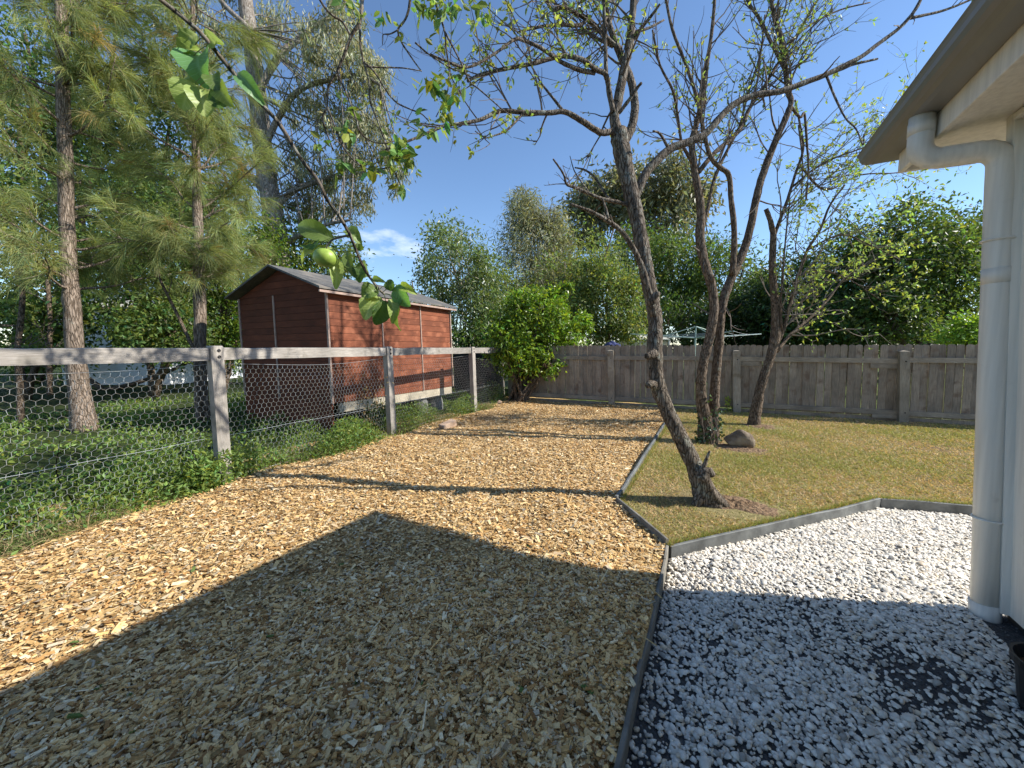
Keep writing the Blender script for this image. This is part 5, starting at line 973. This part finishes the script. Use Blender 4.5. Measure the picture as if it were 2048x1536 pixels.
bush('fence_weed', 'tall dry weed stalks by the last fence post before the corner', tuple(gnd(985, 805)), .22, .65, 120, .03, 'dry', (.7, 1.2), 12)
bush('fence_weed', 'low green weeds spreading onto the chips at the left edge', tuple(gnd(30, 1060)), .26, .16, 900, .04, 'weed', (.7, 1.5), 12)
bush('fence_weed', 'brown dried vine hanging on the netting beside the second post', tuple(gnd(745, 880)+np.array([-.05, 0, 0])), .13, .95, 260, .035, 'dry', (.5, 1.0), 10)
for k, (px_, py_, tall) in enumerate(((150, 1010, .55), (240, 985, .5), (370, 960, .6), (330, 900, .8))):
    t = thing('dead_stalk', ['pale dead stalk leaning on the netting at far left', 'pale thin dead stalk beside the leftmost leaning stalk', 'bent dry stalk in the weeds left of the nearest post', 'long forked dry branch caught in the netting left of the nearest post'][k], 'stalk', tuple(gnd(px_, py_))); mb = MB(); c = gnd(px_, py_)
    pth = spline([c, c+np.array([rg.normal(0, .05), rg.normal(-.05, .05), tall*.5]), c+np.array([rg.normal(0, .05), rg.normal(-.15, .1), tall])], 5); mb.tube(pth, np.linspace(.005, .002, len(pth)), n=5)
    for q in range(3): i = rg.integers(3, len(pth)-1); mb.tube([pth[i], pth[i]+rg.normal(0, .1, 3)+np.array([0, 0, .08])], [.003, .0015], n=4)
    part('stem', mb, M['dry'], t)
# ------------------------------------------------------------------ apple tree reaching in from beside the camera
ap = thing('apple_tree', 'apple tree branches hanging into view at top left with leaves and one green apple', 'apple tree', (-1.25, -1.15, 0)); rg = np.random.default_rng(71)
mb = MB(); mt = MB(); tips = []
fork = np.array([-1.15, -1.0, 1.5])
pth = spline([np.array([-1.25, -1.15, -.05]), np.array([-1.22, -1.12, .5]), np.array([-1.2, -1.05, 1.0]), fork], 5); mb.tube(pth, np.linspace(.09, .07, len(pth)), n=12, jit=.05)
near = [(-420, -520), (-150, -330), (150, -150), (280, -40), (322, 0), (345, 18), (378, 45), (400, 65), (420, 88), (450, 125), (500, 185), (520, 205), (560, 250), (600, 315), (635, 360), (655, 400), (680, 435), (690, 452), (700, 470), (712, 500), (730, 540), (755, 575), (768, 588)]
dz = np.concatenate([[.55, .58, .62, .65], np.linspace(.68, .92, len(near)-4)]); P0 = at(*near[0], .55)
pth = spline([fork, fork+(P0-fork)*.5+np.array([0, 0, .25]), P0], 5); mb.tube(pth, np.linspace(.045, .008, len(pth)), n=9, jit=.04)
wpx = np.concatenate([[16, 15, 14, 13], np.linspace(12, 5, len(near)-4)]); NB, NR = limb(mb, near, 0, 0, wpx, 0, 8, .06, dz=dz)
over = np.array([[-.95, -.5, 2.3], [-.85, .2, 3.0], [-.95, .9, 3.45], [-.95, 1.6, 3.75], [-.75, 2.2, 3.9]])
pth = spline(np.vstack([fork[None], over]), 5); mb.tube(pth, np.linspace(.05, .018, len(pth)), n=9, jit=.05); limbP = pth
HT = []
for pts, dep, w0, w1 in [
    ([(726, -60), (724, 0), (719, 44), (702, 73), (688, 111), (673, 146), (656, 176), (654, 214), (645, 234), (653, 264), (667, 302)], 2.2, 9, 3), ([(719, 50), (721, 88), (727, 123), (738, 164), (741, 205), (758, 249), (773, 293), (787, 337), (802, 372)], 2.2, 5, 2),
    ([(728, 124), (749, 144), (773, 182), (793, 205), (817, 217), (843, 228), (858, 243)], 2.2, 4.5, 2), ([(676, 150), (694, 190), (711, 234), (720, 264), (746, 284), (776, 286), (792, 280)], 2.15, 4.5, 2), ([(729, 133), (764, 135), (805, 136), (843, 142)], 2.2, 3.5, 2),
    ([(620, -60), (640, 0), (664, 30), (685, 44), (702, 73)], 2.25, 5, 5), ([(868, -60), (870, 0), (884, 44), (890, 67), (893, 102), (899, 146), (893, 190), (872, 234)], 2.3, 5, 2), ([(890, 64), (910, 102), (925, 132), (940, 164), (960, 180), (1000, 215), (1020, 230)], 2.3, 4, 2),
    ([(815, -60), (820, 0), (811, 38), (796, 59), (802, 82), (820, 111), (843, 143)], 2.25, 6, 2.5), ([(796, 60), (780, 68), (766, 70), (765, 90)], 2.2, 3, 1.5), ([(655, 214), (690, 300), (730, 336), (760, 338), (800, 330)], 2.15, 4, 2), ([(830, 85), (860, 110), (900, 135), (940, 150)], 2.3, 3.5, 2), ([(660, 236), (668, 275), (692, 295), (720, 318)], 2.2, 3, 1.5)]:
    HT.append(limb(mb, pts, dep, dep+.1, w0, w1, 6, .07))
for k in (0, 5, 6, 8): p = HT[k][0][0]; q = limbP[np.argmin(np.linalg.norm(limbP-p, axis=1))]; pp = spline([q, (p+q)/2+np.array([0, 0, .08]), p], 4); mb.tube(pp, np.linspace(.014, .007, len(pp)), n=6)
for k in range(len(HT)): sprout(mt, tips, *HT[k], .3, 1, 3, .16, rg, 0, (0, 0, -.2), .6)
part('trunk', mb, M['bark1'], ap, smooth=True); part('twigs', mt, M['twigbark'], ap, kind='stuff')
ml = MB()
for cx, cy, sx_, sy_, n, dep in [(765, 30, 18, 14, 9, 2.2), (860, 18, 35, 16, 36, 2.3), (905, 12, 16, 12, 12, 2.3), (870, 165, 26, 14, 34, 2.3), (900, 195, 24, 16, 20, 2.3), (890, 225, 25, 14, 20, 2.3), (925, 160, 14, 14, 8, 2.3), (860, 262, 30, 10, 14, 2.25), (800, 285, 22, 18, 26, 2.2), (790, 318, 18, 18, 24, 2.2), (815, 320, 12, 14, 14, 2.2), (740, 335, 16, 12, 14, 2.15), (678, 330, 14, 18, 12, 2.15), (700, 270, 16, 10, 8, 2.15), (640, 285, 14, 10, 8, 2.15), (800, 375, 12, 8, 8, 2.2), (855, 85, 8, 14, 4, 2.3), (835, 232, 8, 8, 4, 2.25), (695, 240, 8, 14, 6, 2.15), (960, 20, 12, 12, 10, 2.4), (690, 5, 14, 8, 10, 2.3)]:
    P = np.array([at(cx+rg.normal(0, sx_*.6), cy+rg.normal(0, sy_*.6), dep+rg.normal(0, .06)) for _ in range(n)]); s = rg.uniform(.7, 1.25, n)
    leaves6(ml, P, rg.normal(0, .6, (n, 3))-np.array([0, 0, .35]), .066*s, .034*s, colvar(rg, n, .6, 1.7, .22), rg)
part('crown', ml, M['lf_apple'], ap, kind='stuff')
# each near leaf: a curved, veined, toothed blade of its own
def m_bigleaf():
    m, n, b, o = newmat('apple_leaf_blade'); tcn = N(n, 'ShaderNodeTexCoord'); sp = N(n, 'ShaderNodeSeparateXYZ'); n.links.new(tcn.outputs['Object'], sp.inputs[0])
    ab = N(n, 'ShaderNodeMath', operation='ABSOLUTE'); n.links.new(sp.outputs[1], ab.inputs[0]); wv = N(n, 'ShaderNodeMath', operation='SUBTRACT'); k1 = N(n, 'ShaderNodeMath', operation='MULTIPLY'); k1.inputs[1].default_value = .7
    n.links.new(ab.outputs[0], k1.inputs[0]); n.links.new(sp.outputs[0], wv.inputs[0]); n.links.new(k1.outputs[0], wv.inputs[1]); fr = N(n, 'ShaderNodeMath', operation='MULTIPLY'); fr.inputs[1].default_value = 130; n.links.new(wv.outputs[0], fr.inputs[0])
    fx = N(n, 'ShaderNodeMath', operation='FRACT'); n.links.new(fr.outputs[0], fx.inputs[0]); rr = ramp(n, [(.0, (1, 1, 1)), (.10, (.0, .0, .0)), (.9, (0, 0, 0)), (1, (1, 1, 1))]); n.links.new(fx.outputs[0], rr.inputs[0])
    mrb = ramp(n, [(.0, (1, 1, 1)), (.0016, (0, 0, 0))]); n.links.new(ab.outputs[0], mrb.inputs[0]); vein = mixc(n, rr.outputs[0], mrb.outputs[0], 1.0, 'LIGHTEN')
    a = N(n, 'ShaderNodeVertexColor', layer_name='Col'); c0 = mixc(n, (.14, .21, .055), a.outputs[0], 1.0, 'MULTIPLY'); c1 = mixc(n, (.32, .40, .16), a.outputs[0], 1.0, 'MULTIPLY'); sc_ = N(n, 'ShaderNodeMath', operation='MULTIPLY'); sc_.inputs[1].default_value = .55; n.links.new(vein, sc_.inputs[0])
    col = mixc(n, c0, c1, sc_.outputs[0]); n.links.new(col, b.inputs['Base Color']); b.inputs['Roughness'].default_value = .42; b.inputs['Specular IOR Level'].default_value = .4
    inv = N(n, 'ShaderNodeMath', operation='SUBTRACT'); inv.inputs[0].default_value = 1; n.links.new(vein, inv.inputs[1]); bump(n, b, inv.outputs[0], .5, .0012)
    t = N(n, 'ShaderNodeBsdfTranslucent'); c2 = mixc(n, (.20, .30, .03), a.outputs[0], 1.0, 'MULTIPLY'); n.links.new(c2, t.inputs[0]); ms = N(n, 'ShaderNodeMixShader'); ms.inputs[0].default_value = .4
    n.links.new(b.outputs[0], ms.inputs[1]); n.links.new(t.outputs[0], ms.inputs[2]); n.links.new(ms.outputs[0], o.inputs[0]); return m
M['blade'] = m_bigleaf()
def big_leaf(base, tip, wpx, dep, tone, facing, curl, seed):
    rg2 = np.random.default_rng(seed); A = at(*base, dep); B = at(*tip, dep+rg2.normal(0, .012)); ax = B-A; Lf = np.linalg.norm(ax); ax = ax/Lf; W = 1.3*wpx/FPX*dep
    nrm0 = norm(-FW*facing+sdir_np*.6*(1 if facing > 0 else -1)*.5+rg2.normal(0, .25, 3)); side = norm(np.cross(nrm0, ax)); nn = np.cross(ax, side); me = MB(); nu, nv = 11, 7; vv = []
    for i in range(nu):
        u = i/(nu-1); wv = W*.5*(math.sin(math.pi*min(1, u*.93+.035)**.85)**.8)*(1+.05*(i % 2))
        for j in range(nv):
            v = (j/(nv-1)-.5)*2; y_ = v*wv; vv.append((u*Lf, y_, .22*abs(v)**1.3*wv*curl-curl*.10*Lf*(2*u-1)**2+.0012*math.sin(u*22+3*v)))
    me.add(vv, quads=[(i*nv+j, i*nv+nv+j, i*nv+nv+j+1, i*nv+j+1) for i in range(nu-1) for j in range(nv-1)], col=np.array(tone)*rg2.uniform(1.0, 1.4))
    o = obj('leaf', me, M['blade'], ap, smooth=True); R3 = Matrix(((ax[0], side[0], nn[0], A[0]), (ax[1], side[1], nn[1], A[1]), (ax[2], side[2], nn[2], A[2]), (0, 0, 0, 1)))
    o.matrix_local = Matrix.Translation(-ap.location) @ R3
    # leaf stalk back to the branch
    i = np.argmin(np.linalg.norm(NB-A, axis=1)); st = MB(); pth = spline([NB[i], (NB[i]+A)/2+np.array([0, 0, .004]), A], 3); st.tube(pth, .0009, n=4); part('stalk', st, M['lf_stalk'], ap)
M['lf_stalk'] = m_plain('leaf_stalk', (.22, .26, .09), .6)
sdir_np = np.array(sdir)
G, Yl, Pl, Dk, Te = (1, 1, 1), (1.6, 1.45, 1.0), (2.0, 1.75, 1.9), (.55, .7, .6), (.9, 1.25, 1.7)
for k, (a, b_, w_, tone, fc) in enumerate([((688, 452), (722, 484), 20, G, 1), ((660, 473), (587, 447), 30, G, 1), ((642, 484), (604, 496), 15, Dk, -1), ((647, 486), (587, 524), 14, Pl, 1), ((673, 512), (673, 575), 20, Pl, 1), ((688, 499), (706, 551), 15, G, 1), ((722, 522), (735, 556), 22, G, -1), ((720, 525), (718, 564), 20, Dk, 1), ((740, 555), (766, 562), 10, G, 1),
    ((755, 578), (722, 592), 28, G, 1), ((756, 590), (726, 636), 34, Pl, 1), ((771, 602), (752, 650), 28, Dk, 1), ((784, 595), (788, 645), 18, Pl, 1), ((795, 598), (792, 662), 18, G, 1), ((790, 571), (816, 614), 28, Te, 1), ((792, 568), (828, 583), 15, Yl, 1), ((770, 573), (790, 566), 18, Dk, -1), ((716, 488), (722, 503), 12, G, 1),
    ((392, 88), (400, 160), 52, Te, 1), ((390, 165), (360, 214), 44, Pl, 1), ((400, 170), (410, 226), 42, Pl, 1), ((390, 90), (357, 116), 32, Yl, 1), ((428, 160), (455, 205), 28, Yl, 1), ((430, 180), (440, 220), 26, Dk, -1), ((466, 134), (522, 200), 24, Te, 1), ((390, 66), (362, 92), 24, Pl, 1), ((418, 72), (442, 98), 22, Yl, -1), ((380, 120), (372, 175), 34, G, -1), ((420, 140), (432, 178), 26, G, 1)]):
    big_leaf(a, b_, w_, (.74 if a[1] < 300 else .90), tone, fc, 1.7 if k % 3 else 2.8, k)
# the apple
apple = thing('green_apple', 'small round green apple hanging from the near branch', 'apple', tuple(at(651, 515, .88))); mb = MB(); c = at(651, 515, .88); nu, nv = 18, 28; vv = []; r0 = 22/FPX*.88
axa = norm(np.array([.25, 0, 1])); e1 = norm(np.cross(axa, [0, 1, 0])); e2 = np.cross(axa, e1)
for i in range(nu+1):
    th = math.pi*i/nu; rr = math.sin(th); zz = math.cos(th)*.92; dim = .22*math.exp(-(th/.35)**2)+.12*math.exp(-((math.pi-th)/.3)**2); zz = zz-(dim if th < 1.5 else -dim)
    for j in range(nv): a = 2*math.pi*j/nv; q = 1+.02*math.cos(5*a)*(th > 2.2); vv.append(c+r0*(rr*q*(math.cos(a)*e1+math.sin(a)*e2)*1.03+zz*axa))
mb.add(vv, quads=[(i*nv+j, i*nv+nv+j, i*nv+nv+(j+1) % nv, i*nv+(j+1) % nv) for i in range(nu) for j in range(nv)])
part('fruit', mb, m_plain('apple_skin', (.30, .42, .07), .42, 0, .28, 90, .4), apple, smooth=True)
st = MB(); i = np.argmin(np.linalg.norm(NB-at(690, 470, .88), axis=1)); pth = spline([NB[i], at(668, 478, .885), at(655, 490, .88), c+axa*r0*.72], 4); st.tube(pth, np.linspace(.0028, .0012, len(pth)), n=5); part('stalk', st, M['twigbark'], apple)
# red petals dropped on the pebbles
rg = np.random.default_rng(77); M['petal'] = m_plain('red_petal', (.22, .012, .03), .6)
for k, (a, b_) in enumerate(((1917, 1357), (1882, 1428), (1978, 1384))):
    p = gnd(a, b_, -.082); mb = MB(); vv = [(x_, y_, .004*math.sin(3*x_*200)+.003*rg.normal()) for x_, y_ in ((-.014, 0), (-.006, -.008), (.006, -.009), (.015, -.001), (.007, .009), (-.005, .008))]; mb.add(vv+[(0, 0, .005)], tris=[(j, (j+1) % 6, 6) for j in range(6)])
    o = obj('petal', mb, M['petal'], label=['red petal on the pebbles nearest the downpipe foot', 'dark red petal on the pebbles farthest from the black pot', 'curled dark petal on the pebbles beside the black pot'][k], cat='petal', smooth=True); o.location = Vector(p); o.rotation_euler = (rg.normal(0, .3), rg.normal(0, .3), rg.uniform(0, 6)); o.modifiers.new('t', 'SOLIDIFY').thickness = .0015
